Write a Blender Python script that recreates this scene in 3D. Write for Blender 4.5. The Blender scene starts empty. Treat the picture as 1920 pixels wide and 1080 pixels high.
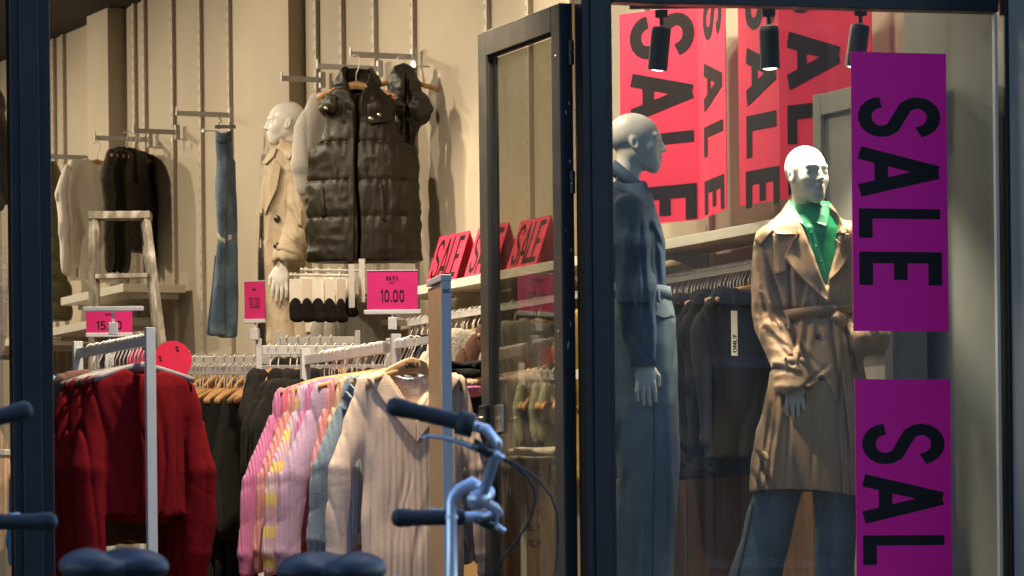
import bpy, math, random
import numpy as np
from mathutils import Vector, Matrix

R = math.radians
random.seed(7)
C = bpy.context.scene.collection
SC = bpy.context.scene

# ------------------------------------------------------------------ camera, sky, sun, exposure
F = 7600.0            # focal length in pixels of a 1920 px wide frame
HX, HY = 960.0, 1090.0
EYE = 0.9
ROLL = R(0.6)
cd = bpy.data.cameras.new('camera')
cam = bpy.data.objects.new('camera', cd); C.objects.link(cam)
cd.sensor_width = 36.0
cd.lens = 36.0 * F / 1920.0
cd.shift_y = (HY - 540.0) / 1920.0
cd.clip_start = 0.1; cd.clip_end = 600.0
cam.matrix_world = Matrix.Translation((0, 0, EYE)) @ Matrix.Rotation(R(90), 4, 'X') @ Matrix.Rotation(-ROLL, 4, 'Z')
cd.dof.use_dof = True; cd.dof.focus_distance = 17.5; cd.dof.aperture_fstop = 11.0
SC.camera = cam

w = bpy.data.worlds.new('World'); SC.world = w; w.use_nodes = True
nt = w.node_tree
bg = nt.nodes['Background']
sky = nt.nodes.new('ShaderNodeTexSky'); sky.sky_type = 'NISHITA'; sky.sun_disc = False
SUN_EL, SUN_ROT = R(48.0), R(20)
sky.sun_elevation = SUN_EL; sky.sun_rotation = SUN_ROT
sky.ozone_density = 4.5; sky.air_density = 1.0; sky.dust_density = 0.3
nt.links.new(sky.outputs[0], bg.inputs[0])
bg.inputs[1].default_value = 0.15

sl = bpy.data.lights.new('sun', 'SUN'); sl.energy = 0.02; sl.angle = R(15); sl.color = (1, .8, .6)
so = bpy.data.objects.new('sun', sl); C.objects.link(so)
so.rotation_euler = (R(42), 0, -SUN_ROT + R(180))
SC.view_settings.view_transform = 'Standard'; SC.view_settings.look = 'None'
SC.view_settings.exposure = 1.3; SC.view_settings.gamma = 1.0; SC.view_settings.use_curve_mapping = False
SC.render.engine = 'CYCLES'
SC.cycles.use_denoising = True
SC.cycles.max_bounces = 8; SC.cycles.diffuse_bounces = 4; SC.cycles.transparent_max_bounces = 16
SC.cycles.caustics_reflective = False; SC.cycles.caustics_refractive = False
SC.cycles.sample_clamp_indirect = 6.0

# ------------------------------------------------------------------ pixel geometry
def unroll(px, py):
    a, b = px - HX, py - HY
    return a * math.cos(ROLL) - b * math.sin(ROLL), a * math.sin(ROLL) + b * math.cos(ROLL)
def at(px, py, Y):
    u, v = unroll(px, py)
    return Vector((u * Y / F, Y, EYE - v * Y / F))
A23 = R(23.5)
WD = Vector((-math.sin(A23), math.cos(A23)))      # along the shop's long wall, into the shop
WN = Vector((-math.cos(A23), -math.sin(A23)))     # out of that wall, into the room
WP = Vector((2.0, 16.05))
WROT = -R(90) + A23                               # local x to the street end, local -y into the room
A14 = R(14)
FX = Vector((math.cos(A14), math.sin(A14))); FY = Vector((-math.sin(A14), math.cos(A14)))
FO = Vector((0.26, 15.5))
def on_plane(px, py, n, p0, off):
    u, v = unroll(px, py); k = u / F
    Y = (off + n.dot(p0)) / (n.x * k + n.y)
    return Vector((k * Y, Y, EYE - v * Y / F))
def onwall(px, py, off=0): return on_plane(px, py, WN, WP, off)
def onfac(px, py, off=0): return on_plane(px, py, FY, FO, off)
def yat(p): return F / p.y
FLOOR, CEIL = 0.6, 4.85

# ------------------------------------------------------------------ objects
def empty(name, label, cat, loc, rz=0.0, group=None):
    o = bpy.data.objects.new(name, None); C.objects.link(o)
    o.location = loc; o.rotation_euler = (0, 0, rz); o.empty_display_size = .05
    o['label'] = label; o['category'] = cat
    if group: o['group'] = group
    return o
def tag(o, label, cat, group=None):
    o['label'] = label; o['category'] = cat
    if group: o['group'] = group
    return o
def make_mesh(name, V, Fc, smooth=True):
    me = bpy.data.meshes.new(name)
    me.from_pydata([tuple(map(float, v)) for v in V], [], [tuple(int(i) for i in f) for f in Fc])
    if smooth: me.polygons.foreach_set('use_smooth', [True] * len(me.polygons))
    me.update()
    return me
def link(name, me, mat=None, parent=None, loc=None, rz=None, bevel=0, label=None):
    o = bpy.data.objects.new(name, me); C.objects.link(o)
    if mat is not None:
        if len(me.materials) == 0: me.materials.append(mat)
        if me.materials[0] != mat:
            o.material_slots[0].link = 'OBJECT'; o.material_slots[0].material = mat
    if parent: o.parent = parent
    if loc is not None: o.location = loc
    if rz is not None: o.rotation_euler = (0, 0, rz)
    if bevel:
        b = o.modifiers.new('bevel', 'BEVEL'); b.width = bevel; b.segments = 2; b.limit_method = 'ANGLE'
    if label: o['label'] = label
    return o
def structure(o): o['kind'] = 'structure'; return o
def copy_tree(o, parent=None):
    c = o.copy(); C.objects.link(c)
    if parent: c.parent = parent
    for ch in list(o.children): copy_tree(ch, c)
    return c

class MB:
    def __init__(s): s.V, s.F, s.flat = [], [], True
    def add(s, V, Fc):
        n = len(s.V); s.V += [tuple(v) for v in V]; s.F += [tuple(i + n for i in f) for f in Fc]; return s
    def box(s, c, d, rz=0, M=None):
        hx, hy, hz = d[0] / 2, d[1] / 2, d[2] / 2
        pts = [Vector((x * hx, y * hy, z * hz)) for x in (-1, 1) for y in (-1, 1) for z in (-1, 1)]
        if M is None: M = Matrix.Rotation(rz, 3, 'Z')
        pts = [M @ p + Vector(c) for p in pts]
        return s.add(pts, [(0, 1, 3, 2), (4, 6, 7, 5), (0, 4, 5, 1), (2, 3, 7, 6), (0, 2, 6, 4), (1, 5, 7, 3)])
    def tube(s, pts, r, n=8, caps=True, sq=1.0):
        pts = [Vector(p) for p in pts]; m = len(pts)
        rr = r if hasattr(r, '__len__') else [r] * m
        up = None; rings = []
        for i, p in enumerate(pts):
            t = (pts[min(i + 1, m - 1)] - pts[max(i - 1, 0)]).normalized()
            if up is None:
                up = Vector((0, 0, 1)) if abs(t.z) < .9 else Vector((0, 1, 0))
            a = t.cross(up).normalized(); b = a.cross(t).normalized(); up = b
            rings.append([p + (a * math.cos(2 * math.pi * k / n) + b * math.sin(2 * math.pi * k / n) * sq) * rr[i] for k in range(n)])
        V = [q for rg in rings for q in rg]; Fc = []
        for i in range(m - 1):
            for k in range(n):
                k2 = (k + 1) % n
                Fc.append((i * n + k, i * n + k2, (i + 1) * n + k2, (i + 1) * n + k))
        if caps:
            Fc.append(tuple(range(n - 1, -1, -1))); Fc.append(tuple((m - 1) * n + k for k in range(n)))
        return s.add(V, Fc)
    def lathe(s, prof, n=20, c=(0, 0, 0), M=None):
        V = []; m = len(prof)
        for r, z in prof:
            for k in range(n):
                a = 2 * math.pi * k / n
                p = Vector((r * math.cos(a), r * math.sin(a), z))
                if M is not None: p = M @ p
                V.append(p + Vector(c))
        Fc = [(i * n + k, i * n + (k + 1) % n, (i + 1) * n + (k + 1) % n, (i + 1) * n + k) for i in range(m - 1) for k in range(n)]
        Fc.append(tuple(range(n - 1, -1, -1))); Fc.append(tuple((m - 1) * n + k for k in range(n)))
        return s.add(V, Fc)
    def quad(s, a, b, c, d): return s.add([a, b, c, d], [(0, 1, 2, 3)])
    def slab(s, quad, thick):
        q = [Vector(p) for p in quad]; n = (q[1] - q[0]).cross(q[3] - q[0]).normalized() * thick
        b = [p - n for p in q]
        return s.add(q + b, [(0, 1, 2, 3), (7, 6, 5, 4), (0, 4, 5, 1), (1, 5, 6, 2), (2, 6, 7, 3), (3, 7, 4, 0)])
    def mesh(s, name, smooth=False): return make_mesh(name, s.V, s.F, smooth)
    def obj(s, name, mat, parent=None, smooth=False, **k): return link(name, s.mesh(name, smooth), mat, parent, **k)

# ------------------------------------------------------------------ letters as flat strokes (cell 0.6 wide, 1 high)
def arc(cx, cy, rx, ry, a0, a1, n=9):
    return [(cx + rx * math.cos(R(a0 + (a1 - a0) * i / n)), cy + ry * math.sin(R(a0 + (a1 - a0) * i / n))) for i in range(n + 1)]
GL = {
 'S': [[(.53, .74)] + arc(.30, .73, .22, .20, 10, 180)[0:] + [(.09, .66), (.14, .58), (.46, .42), (.51, .34)] + arc(.30, .27, .22, .20, 0, -180)],
 'A': [[(.05, .0), (.30, .98)], [(.30, .98), (.55, .0)], [(.13, .27), (.47, .27)]],
 'L': [[(.09, 1.), (.09, .07), (.50, .07)]],
 'E': [[(.50, .93), (.09, .93), (.09, .07), (.50, .07)], [(.09, .5), (.42, .5)]],
 'K': [[(.09, 1.), (.09, 0.)], [(.52, 1.), (.12, .45)], [(.24, .6), (.54, 0.)]],
 'N': [[(.09, 0.), (.09, 1.)], [(.09, .97), (.51, .03)], [(.51, 0.), (.51, 1.)]],
 'I': [[(.3, 0.), (.3, 1.)]],
 'T': [[(.03, .93), (.57, .93)], [(.3, .93), (.3, 0.)]],
 'O': [arc(.3, .68, .22, .25, 0, 180) + arc(.3, .32, .22, .25, 180, 360) + [(.52, .68)]],
 '0': [arc(.3, .68, .2, .25, 0, 180) + arc(.3, .32, .2, .25, 180, 360) + [(.5, .68)]],
 '1': [[(.14, .78), (.34, .95), (.34, 0.)]],
 '5': [[(.5, .93), (.13, .93), (.11, .55)] + arc(.28, .33, .22, .26, 120, -150)],
 '.': [[(.12, .0), (.12, .15)]],
 'Y': [[(.06, 1.), (.3, .48)], [(.54, 1.), (.3, .48)], [(.3, .5), (.3, 0.)]],
 'F': [[(.50, .93), (.09, .93), (.09, 0.)], [(.09, .5), (.42, .5)]],
 'V': [[(.05, 1.), (.30, .0)], [(.30, .0), (.55, 1.)]],
 'o': [arc(.28, .42, .18, .15, 0, 180) + arc(.28, .22, .18, .15, 180, 360) + [(.46, .42)]],
 'f': [[(.46, .95), (.34, .93), (.28, .82), (.28, 0.)], [(.1, .6), (.44, .6)]],
 '%': [[(.5, .9), (.1, .1)], arc(.15, .8, .1, .12, 0, 360), arc(.45, .2, .1, .12, 0, 360)],
 'W': [[(.0, 1.), (.15, .0), (.3, .8), (.45, 0.), (.6, 1.)]],
}
ADV = {'L': .50, 'E': .58, '.': .26, 'I': .3, '1': .5, 'S': .62, 'A': .60}
def stroke_poly(pl, wdt):
    """thick polyline -> (verts2d, faces)"""
    V, Fc = [], []; n = len(pl); h = wdt / 2
    for i, p in enumerate(pl):
        p = Vector(p)
        if i == 0: t = (Vector(pl[1]) - p).normalized(); m = Vector((-t.y, t.x)); sc = 1
        elif i == n - 1: t = (p - Vector(pl[i - 1])).normalized(); m = Vector((-t.y, t.x)); sc = 1
        else:
            t0 = (p - Vector(pl[i - 1])).normalized(); t1 = (Vector(pl[i + 1]) - p).normalized()
            m = Vector((-t0.y - t1.y, t0.x + t1.x)).normalized(); sc = 1 / max(.45, m.dot(Vector((-t0.y, t0.x))))
        V += [p + m * h * sc, p - m * h * sc]
    for i in range(n - 1): Fc.append((2 * i, 2 * i + 1, 2 * i + 3, 2 * i + 2))
    return V, Fc
def text2d(txt, wdt=.15, adv=None):
    """list of (verts2d, faces), total width"""
    out = []; x = 0; lev = 0
    for ch in txt:
        if ch == ' ': x += .35; continue
        for pl in GL[ch]:
            V, Fc = stroke_poly(pl, wdt)
            out.append(([(v.x + x, v.y) for v in V], Fc))
        x += (adv or ADV).get(ch, .68)
    return out, x
def lettering(mb, txt, org, ux, uy, height, wid=None, wdt=.15, lift=.0012):
    """lays flat letters: org lower-left, ux/uy unit axes (3D), height of the letters, wid total width"""
    strokes, tw = text2d(txt, wdt)
    ux, uy, org = Vector(ux), Vector(uy), Vector(org); n = ux.cross(uy).normalized()
    sx = (wid / tw) if wid else height
    for i, (V, Fc) in enumerate(strokes):
        mb.add([org + ux * (v[0] * sx) + uy * (v[1] * height) + n * (lift + i * .0001) for v in V], [f[::-1] for f in Fc] if False else Fc)

# ------------------------------------------------------------------ materials
def mat_base(name):
    m = bpy.data.materials.new(name); m.use_nodes = True
    return m, m.node_tree, m.node_tree.nodes['Principled BSDF']
def mat(name, col, rough=.5, metal=0.0, var=.10, nscale=12.0, bump=0.0, bscale=80.0, spec=.5, coat=0.0, sheen=0.0,
        rib=None, ribdir='X', ribamp=.6, col2=None, mask=(.45, .62), mscale=4.0, stretch=(1, 1, 1), gloss_var=0.0):
    m, t, p = mat_base(name)
    N, L = t.nodes, t.links
    p.inputs['Roughness'].default_value = rough; p.inputs['Metallic'].default_value = metal
    p.inputs['Specular IOR Level'].default_value = spec; p.inputs['Coat Weight'].default_value = coat
    p.inputs['Sheen Weight'].default_value = sheen; p.inputs['Sheen Roughness'].default_value = .5
    tc = N.new('ShaderNodeTexCoord')
    mp = N.new('ShaderNodeMapping'); mp.inputs['Scale'].default_value = stretch
    L.new(tc.outputs['Object'], mp.inputs['Vector'])
    n1 = N.new('ShaderNodeTexNoise'); n1.inputs['Scale'].default_value = nscale; n1.inputs['Detail'].default_value = 5
    L.new(mp.outputs[0], n1.inputs['Vector'])
    mr = N.new('ShaderNodeMapRange'); mr.inputs[1].default_value = .3; mr.inputs[2].default_value = .7
    mr.inputs[3].default_value = 1 - var; mr.inputs[4].default_value = 1 + var
    L.new(n1.outputs['Fac'], mr.inputs[0])
    base = N.new('ShaderNodeMix'); base.data_type = 'RGBA'
    base.inputs[6].default_value = (*col, 1); base.inputs[7].default_value = (*(col2 or col), 1)
    if col2:
        n2 = N.new('ShaderNodeTexNoise'); n2.inputs['Scale'].default_value = mscale; n2.inputs['Detail'].default_value = 3
        L.new(mp.outputs[0], n2.inputs['Vector'])
        m2 = N.new('ShaderNodeMapRange'); m2.inputs[1].default_value = mask[0]; m2.inputs[2].default_value = mask[1]
        L.new(n2.outputs['Fac'], m2.inputs[0]); L.new(m2.outputs[0], base.inputs[0])
    else: base.inputs[0].default_value = 0
    mul = N.new('ShaderNodeMix'); mul.data_type = 'RGBA'; mul.blend_type = 'MULTIPLY'; mul.inputs[0].default_value = 1
    L.new(base.outputs[2], mul.inputs[6]); L.new(mr.outputs[0], mul.inputs[7])
    L.new(mul.outputs[2], p.inputs['Base Color'])
    if gloss_var:
        mg = N.new('ShaderNodeMapRange'); mg.inputs[3].default_value = rough - gloss_var; mg.inputs[4].default_value = rough + gloss_var
        L.new(n1.outputs['Fac'], mg.inputs[0]); L.new(mg.outputs[0], p.inputs['Roughness'])
    nrm = None
    if rib:
        wv = N.new('ShaderNodeTexWave'); wv.bands_direction = ribdir; wv.inputs['Scale'].default_value = .314 / rib
        wv.inputs['Distortion'].default_value = .6; wv.inputs['Detail'].default_value = 1
        L.new(tc.outputs['Object'], wv.inputs['Vector'])
        b = N.new('ShaderNodeBump'); b.inputs['Strength'].default_value = ribamp; b.inputs['Distance'].default_value = rib * .5
        L.new(wv.outputs['Fac'], b.inputs['Height']); nrm = b
    if bump:
        nb = N.new('ShaderNodeTexNoise'); nb.inputs['Scale'].default_value = bscale; nb.inputs['Detail'].default_value = 4
        L.new(mp.outputs[0], nb.inputs['Vector'])
        b2 = N.new('ShaderNodeBump'); b2.inputs['Strength'].default_value = bump; b2.inputs['Distance'].default_value = .01
        L.new(nb.outputs['Fac'], b2.inputs['Height'])
        if nrm: L.new(nrm.outputs[0], b2.inputs['Normal'])
        nrm = b2
    if nrm: L.new(nrm.outputs[0], p.inputs['Normal'])
    return m
def stripe_mat(name, cols, period):
    m, t, p = mat_base(name); N, L = t.nodes, t.links
    tc = N.new('ShaderNodeTexCoord'); sx = N.new('ShaderNodeSeparateXYZ'); L.new(tc.outputs['Object'], sx.inputs[0])
    nz = N.new('ShaderNodeTexNoise'); nz.inputs['Scale'].default_value = 14; L.new(tc.outputs['Object'], nz.inputs['Vector'])
    a = N.new('ShaderNodeMath'); a.operation = 'MULTIPLY_ADD'; a.inputs[1].default_value = .02; L.new(nz.outputs['Fac'], a.inputs[0]); L.new(sx.outputs['Z'], a.inputs[2])
    d = N.new('ShaderNodeMath'); d.operation = 'DIVIDE'; d.inputs[1].default_value = period; L.new(a.outputs[0], d.inputs[0])
    fr = N.new('ShaderNodeMath'); fr.operation = 'FRACT'; L.new(d.outputs[0], fr.inputs[0])
    cr = N.new('ShaderNodeValToRGB'); cr.color_ramp.interpolation = 'CONSTANT'
    e = cr.color_ramp.elements; e[0].color = (*cols[0], 1); e[1].position = 1 / len(cols); e[1].color = (*cols[1], 1)
    for i, c in enumerate(cols[2:]): q = e.new((i + 2) / len(cols)); q.color = (*c, 1)
    L.new(fr.outputs[0], cr.inputs[0]); L.new(cr.outputs[0], p.inputs['Base Color'])
    p.inputs['Roughness'].default_value = .95; p.inputs['Sheen Weight'].default_value = .2
    wv = N.new('ShaderNodeTexWave'); wv.inputs['Scale'].default_value = .314 / .012; L.new(tc.outputs['Object'], wv.inputs['Vector'])
    b = N.new('ShaderNodeBump'); b.inputs['Strength'].default_value = .5; b.inputs['Distance'].default_value = .006
    L.new(wv.outputs['Fac'], b.inputs['Height']); L.new(b.outputs[0], p.inputs['Normal'])
    return m
def glass_mat(name, tint, gloss=.05):
    m, t, p = mat_base(name); N, L = t.nodes, t.links
    N.remove(p); out = N['Material Output']
    tr = N.new('ShaderNodeBsdfTransparent'); tr.inputs[0].default_value = (*tint, 1)
    gl = N.new('ShaderNodeBsdfGlossy'); gl.inputs['Roughness'].default_value = .004
    fr = N.new('ShaderNodeFresnel'); ge = N.new('ShaderNodeNewGeometry')
    io = N.new('ShaderNodeMapRange'); io.inputs[3].default_value = 1.5; io.inputs[4].default_value = 1 / 1.5   # same mirror strength from both sides
    L.new(ge.outputs['Backfacing'], io.inputs[0]); L.new(io.outputs[0], fr.inputs[0])
    mx = N.new('ShaderNodeMixShader'); L.new(fr.outputs[0], mx.inputs[0]); L.new(tr.outputs[0], mx.inputs[1]); L.new(gl.outputs[0], mx.inputs[2])
    # faint dried streaks and dust on the pane
    tc = N.new('ShaderNodeTexCoord'); mp = N.new('ShaderNodeMapping'); mp.inputs['Scale'].default_value = (5, 5, .7); L.new(tc.outputs['Object'], mp.inputs[0])
    nz = N.new('ShaderNodeTexNoise'); nz.inputs['Scale'].default_value = 2.2; nz.inputs['Detail'].default_value = 7; L.new(mp.outputs[0], nz.inputs['Vector'])
    mr = N.new('ShaderNodeMapRange'); mr.inputs[1].default_value = .4; mr.inputs[2].default_value = .75; mr.inputs[3].default_value = .004; mr.inputs[4].default_value = .045; L.new(nz.outputs['Fac'], mr.inputs[0])
    df = N.new('ShaderNodeBsdfDiffuse'); df.inputs[0].default_value = (.5, .5, .5, 1)
    m2 = N.new('ShaderNodeMixShader'); L.new(mr.outputs[0], m2.inputs[0]); L.new(mx.outputs[0], m2.inputs[1]); L.new(df.outputs[0], m2.inputs[2])
    L.new(m2.outputs[0], out.inputs[0])
    return m
def emit_mat(name, col, s):
    m, t, p = mat_base(name)
    p.inputs['Base Color'].default_value = (*col, 1)
    p.inputs['Emission Color'].default_value = (*col, 1); p.inputs['Emission Strength'].default_value = s
    return m

M = {}
M['wall'] = mat('wall_paint', (.50, .43, .325), .75, var=.05, nscale=2.5, bump=.05, bscale=60)
M['wall_dim'] = mat('wall_paint_grey', (.19, .19, .172), .7, var=.05, nscale=2.0, bump=.05)
M['ceiling'] = mat('ceiling_brown', (.022, .017, .013), .8, var=.15)
M['floor'] = mat('shop_floor', (.16, .11, .07), .35, var=.2, nscale=6)
M['upright'] = mat('upright_enamel', (.52, .45, .36), .5, var=.03)
M['slot'] = mat('slot_dark', (.12, .10, .08), .8)
M['white_metal'] = mat('white_enamel', (.50, .49, .47), .35, var=.04, bump=.02)
M['shelf'] = mat('shelf_laminate', (.70, .66, .56), .45, var=.04)
M['frame'] = mat('navy_aluminium', (.0075, .0085, .009), .38, var=.25, nscale=9, bump=.03, bscale=150, spec=.4)
M['frame2'] = mat('navy_aluminium_face', (.0105, .0125, .016), .42, var=.2, nscale=7, spec=.4)
M['doorframe'] = mat('door_dark_metal', (.05, .046, .04), .42, var=.2, nscale=9, spec=.4)
M['gasket'] = mat('rubber_gasket', (.012, .012, .012), .7)
M['steel'] = mat('steel', (.55, .55, .55), .3, metal=1.0, var=.06)
M['glass'] = glass_mat('window_glass', (.88, .90, .88))
M['door_glass'] = glass_mat('door_glass', (.62, .62, .56))
M['wood'] = mat('hanger_wood', (.50, .27, .10), .45, var=.18, nscale=30, stretch=(.3, 3, 3), coat=.15)
M['pale_wood'] = mat('pale_hanger_wood', (.42, .26, .12), .5, var=.16, nscale=30, stretch=(.3, 3, 3))
M['grey_wood'] = mat('grey_hanger_wood', (.22, .19, .18), .5, var=.15, nscale=30, stretch=(.3, 3, 3))
M['hook'] = mat('white_hook_wire', (.75, .72, .66), .3, var=.03)
M['ladder'] = mat('weathered_wood', (.26, .23, .19), .85, var=.45, nscale=26, bump=.5, bscale=50, col2=(.46, .43, .38), mask=(.5, .62), mscale=22, stretch=(1, 1, .4))
M['brownwood'] = mat('brown_board', (.11, .058, .025), .6, var=.22, nscale=9, stretch=(4, 4, .5))
M['card'] = mat('brown_card', (.36, .21, .09), .75, var=.08, nscale=5)
M['pink'] = mat('pink_paper', (.78, .04, .105), .65, var=.025, nscale=3, spec=.25)
M['banner'] = mat('magenta_vinyl', (.80, .003, .24), .55, spec=.3, var=.03, nscale=3)
M['signred'] = mat('sign_pink_card', (.52, .012, .125), .45, var=.03)
M['round'] = mat('round_pink', (.58, .012, .06), .5, var=.03)
M['ink'] = mat('black_ink', (.010, .009, .007), .6, spec=.2, var=.1)
M['ink_brown'] = mat('black_print', (.016, .009, .007), .7, var=.1, spec=.2)
M['white_ink'] = mat('white_ink', (.75, .70, .60), .6, var=.05)
M['skin'] = mat('mannequin_gloss', (.72, .69, .63), .32, var=.02, nscale=3, spec=.4)
M['denim_dark'] = mat('dark_denim', (.019, .046, .092), .85, var=.30, nscale=160, bump=.25, bscale=500, col2=(.036, .074, .135), mask=(.4, .7), mscale=7)
M['denim_mid'] = mat('washed_denim', (.075, .112, .15), .85, var=.28, nscale=170, bump=.25, bscale=500, col2=(.125, .175, .225), mask=(.42, .66), mscale=5)
M['denim_light'] = mat('light_denim', (.07, .115, .18), .85, var=.25, nscale=120, bump=.2, bscale=400, col2=(.18, .25, .34), mask=(.45, .65), mscale=6)
M['stitch'] = mat('dark_stitch', (.025, .035, .05), .8)
M['trench'] = mat('tan_trench_cotton', (.42, .255, .14), .55, var=.06, nscale=40, bump=.12, bscale=260, sheen=.15)
M['trench2'] = mat('beige_trench_cotton', (.42, .33, .225), .65, var=.06, nscale=40, bump=.12, bscale=260)
M['green'] = mat('green_satin', (.012, .33, .135), .42, var=.06, nscale=20, bump=.05)
M['button'] = mat('dark_horn_button', (.03, .022, .018), .25, var=.2)
M['puffer'] = mat('black_nylon', (.0120, .0086, .0034), .48, var=.2, nscale=18, bump=.4, bscale=30, spec=.28, stretch=(1.6, 1.6, .5))
M['puffer2'] = mat('black_nylon_matt', (.016, .014, .012), .5, var=.2, nscale=18, bump=.30, bscale=26)
M['olive'] = mat('olive_nylon', (.085, .075, .035), .5, var=.2, nscale=12, bump=.2, bscale=24)
M['black'] = mat('black_cotton', (.010, .009, .008), .95, spec=.2, var=.25, nscale=30, bump=.2, bscale=120)
M['black2'] = mat('faded_black_cotton', (.016, .014, .012), .95, spec=.2, var=.25, nscale=60, bump=.2, bscale=120)
M['lace'] = mat('black_lace', (.012, .011, .010), .8, col2=(.10, .085, .06), mask=(.5, .6), mscale=170, var=.2)
M['fur'] = mat('black_fur', (.012, .010, .009), .95, var=.4, nscale=80, bump=.9, bscale=90)
M['fleece'] = mat('cream_fleece', (.60, .55, .45), .98, var=.14, nscale=70, bump=.9, bscale=90, sheen=.3)
M['grey_knit'] = mat('grey_knit', (.42, .39, .35), .95, var=.08, nscale=90, bump=.2, bscale=250, sheen=.2)
M['grey_marl'] = mat('grey_marl', (.20, .185, .16), .95, var=.2, nscale=120, bump=.2, bscale=250, sheen=.2)
M['white_cloth'] = mat('white_cotton', (.76, .71, .62), .85, var=.05, nscale=20, bump=.1)
M['red'] = mat('crimson_knit', (.135, .0035, .006), .95, spec=.1, var=.10, nscale=60, bump=.18, bscale=220, sheen=.0)
M['brown_knit'] = mat('brown_knit', (.10, .045, .03), .92, var=.1, nscale=60, bump=.2)
M['blue_cloth'] = mat('bright_blue_cotton', (.09, .27, .48), .9, var=.08)
M['oat'] = mat('oatmeal_rib_knit', (.66, .49, .36), .95, var=.06, nscale=60, rib=.026, ribamp=.22, bump=.12, bscale=300, sheen=.15)
M['oat_rib'] = mat('oatmeal_collar_rib', (.66, .49, .36), .95, var=.06, nscale=60, rib=.0085, ribdir='Z', ribamp=.14, bump=.1, bscale=300)
M['cream_k'] = mat('cream_knit', (.56, .49, .41), .95, var=.08, nscale=80, rib=.014, bump=.25, bscale=200, sheen=.2)
M['lilac'] = mat('lilac_knit', (.42, .285, .42), .95, var=.08, nscale=80, rib=.020, ribamp=.3, bump=.25, bscale=180, sheen=.2)
M['coral'] = mat('coral_knit', (.55, .21, .21), .95, var=.08, nscale=80, rib=.016, bump=.25, bscale=200, sheen=.2)
M['hotpink'] = mat('raspberry_knit', (.55, .10, .17), .95, var=.08, nscale=80, rib=.018, bump=.25, bscale=200, sheen=.2)
M['mauve'] = mat('mauve_pink_knit', (.50, .14, .32), .95, var=.08, nscale=80, rib=.012, bump=.25, bscale=200, sheen=.2)
M['bluegrey'] = mat('blue_grey_knit', (.15, .20, .25), .95, var=.10, nscale=80, rib=.022, ribamp=.35, bump=.3, bscale=160, sheen=.2)
M['skyknit'] = mat('pale_blue_knit', (.40, .47, .58), .95, var=.08, nscale=80, rib=.016, bump=.25, bscale=200, sheen=.2)
M['peach'] = mat('peach_knit', (.60, .40, .25), .95, var=.08, nscale=80, rib=.016, bump=.25, bscale=200)
M['stripe'] = stripe_mat('striped_knit', [(.46, .30, .40), (.60, .44, .13), (.46, .30, .40), (.52, .32, .34), (.60, .44, .13), (.50, .36, .40)], .26)
M['sage'] = mat('sage_knit', (.30, .32, .20), .95, var=.1, nscale=80, rib=.014, bump=.2)
M['mustard'] = mat('mustard_cotton', (.42, .28, .05), .9, var=.1)
M['bike_white'] = mat('bike_silver_paint', (.66, .72, .85), .24, var=.05, coat=.3, metal=.55)
M['bike_black'] = mat('bike_black_paint', (.02, .02, .022), .3, coat=.3)
M['rubber'] = mat('black_rubber', (.018, .018, .020), .55, var=.2, bump=.15, bscale=200)
M['alu'] = mat('brushed_alu', (.60, .64, .72), .34, metal=.75, var=.06)
M['saddle'] = mat('saddle_vinyl', (.013, .016, .023), .5, var=.15, bump=.1, bscale=120)
M['brass'] = mat('snap_metal', (.62, .56, .42), .3, metal=1.0)
M['gate_tan'] = mat('gate_plastic_tan', (.36, .235, .115), .5, var=.05)
M['gate_grey'] = mat('gate_aluminium_grey', (.42, .42, .42), .45, var=.04, metal=.0)
M['pave'] = mat('street_paving', (.09, .085, .08), .8, var=.25, nscale=8, bump=.3, bscale=14)
M['stone'] = mat('plinth_stone', (.22, .21, .20), .7, var=.15, nscale=8)
M['spot_black'] = mat('spot_black', (.016, .015, .014), .45)
M['lens'] = emit_mat('lamp_lens', (1, .86, .62), 4)
M['brick_far'] = mat('opposite_render', (.22, .21, .20), .85, var=.12)
M['far_trim'] = mat('far_trim', (.32, .31, .29), .8)
M['win_far'] = mat('opposite_window', (.03, .035, .045), .15)

# ------------------------------------------------------------------ implicit surfaces -> meshes (surface nets)
_lat = {}
def vn(x, y, z, seed=0):
    L = _lat.get(seed)
    if L is None: L = _lat[seed] = np.random.default_rng(seed).random((32, 32, 32)).astype(np.float32)
    def sp(a):
        a = np.asarray(a, dtype=np.float32); i = np.floor(a); f = a - i; f = f * f * (3 - 2 * f)
        i = i.astype(np.int32) & 31; return i, (i + 1) & 31, f
    i0, i1, fx = sp(x); j0, j1, fy = sp(y); k0, k1, fz = sp(z)
    c = lambda i, j, k: L[i, j, k]
    a = c(i0, j0, k0) * (1 - fx) + c(i1, j0, k0) * fx
    b = c(i0, j1, k0) * (1 - fx) + c(i1, j1, k0) * fx
    d = c(i0, j0, k1) * (1 - fx) + c(i1, j0, k1) * fx
    e = c(i0, j1, k1) * (1 - fx) + c(i1, j1, k1) * fx
    return (a * (1 - fy) + b * fy) * (1 - fz) + (d * (1 - fy) + e * fy) * fz
def smin(a, b, k):
    h = np.clip(.5 + .5 * (b - a) / k, 0, 1); return b * (1 - h) + a * h - k * h * (1 - h)
def smax(a, b, k): return -smin(-a, -b, k)
def ell(x, y, z, c, r):
    X, Y, Z = (x - c[0]), (y - c[1]), (z - c[2])
    k0 = np.sqrt((X / r[0]) ** 2 + (Y / r[1]) ** 2 + (Z / r[2]) ** 2) + 1e-6
    k1 = np.sqrt((X / r[0] ** 2) ** 2 + (Y / r[1] ** 2) ** 2 + (Z / r[2] ** 2) ** 2) + 1e-6
    return k0 * (k0 - 1) / k1
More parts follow.
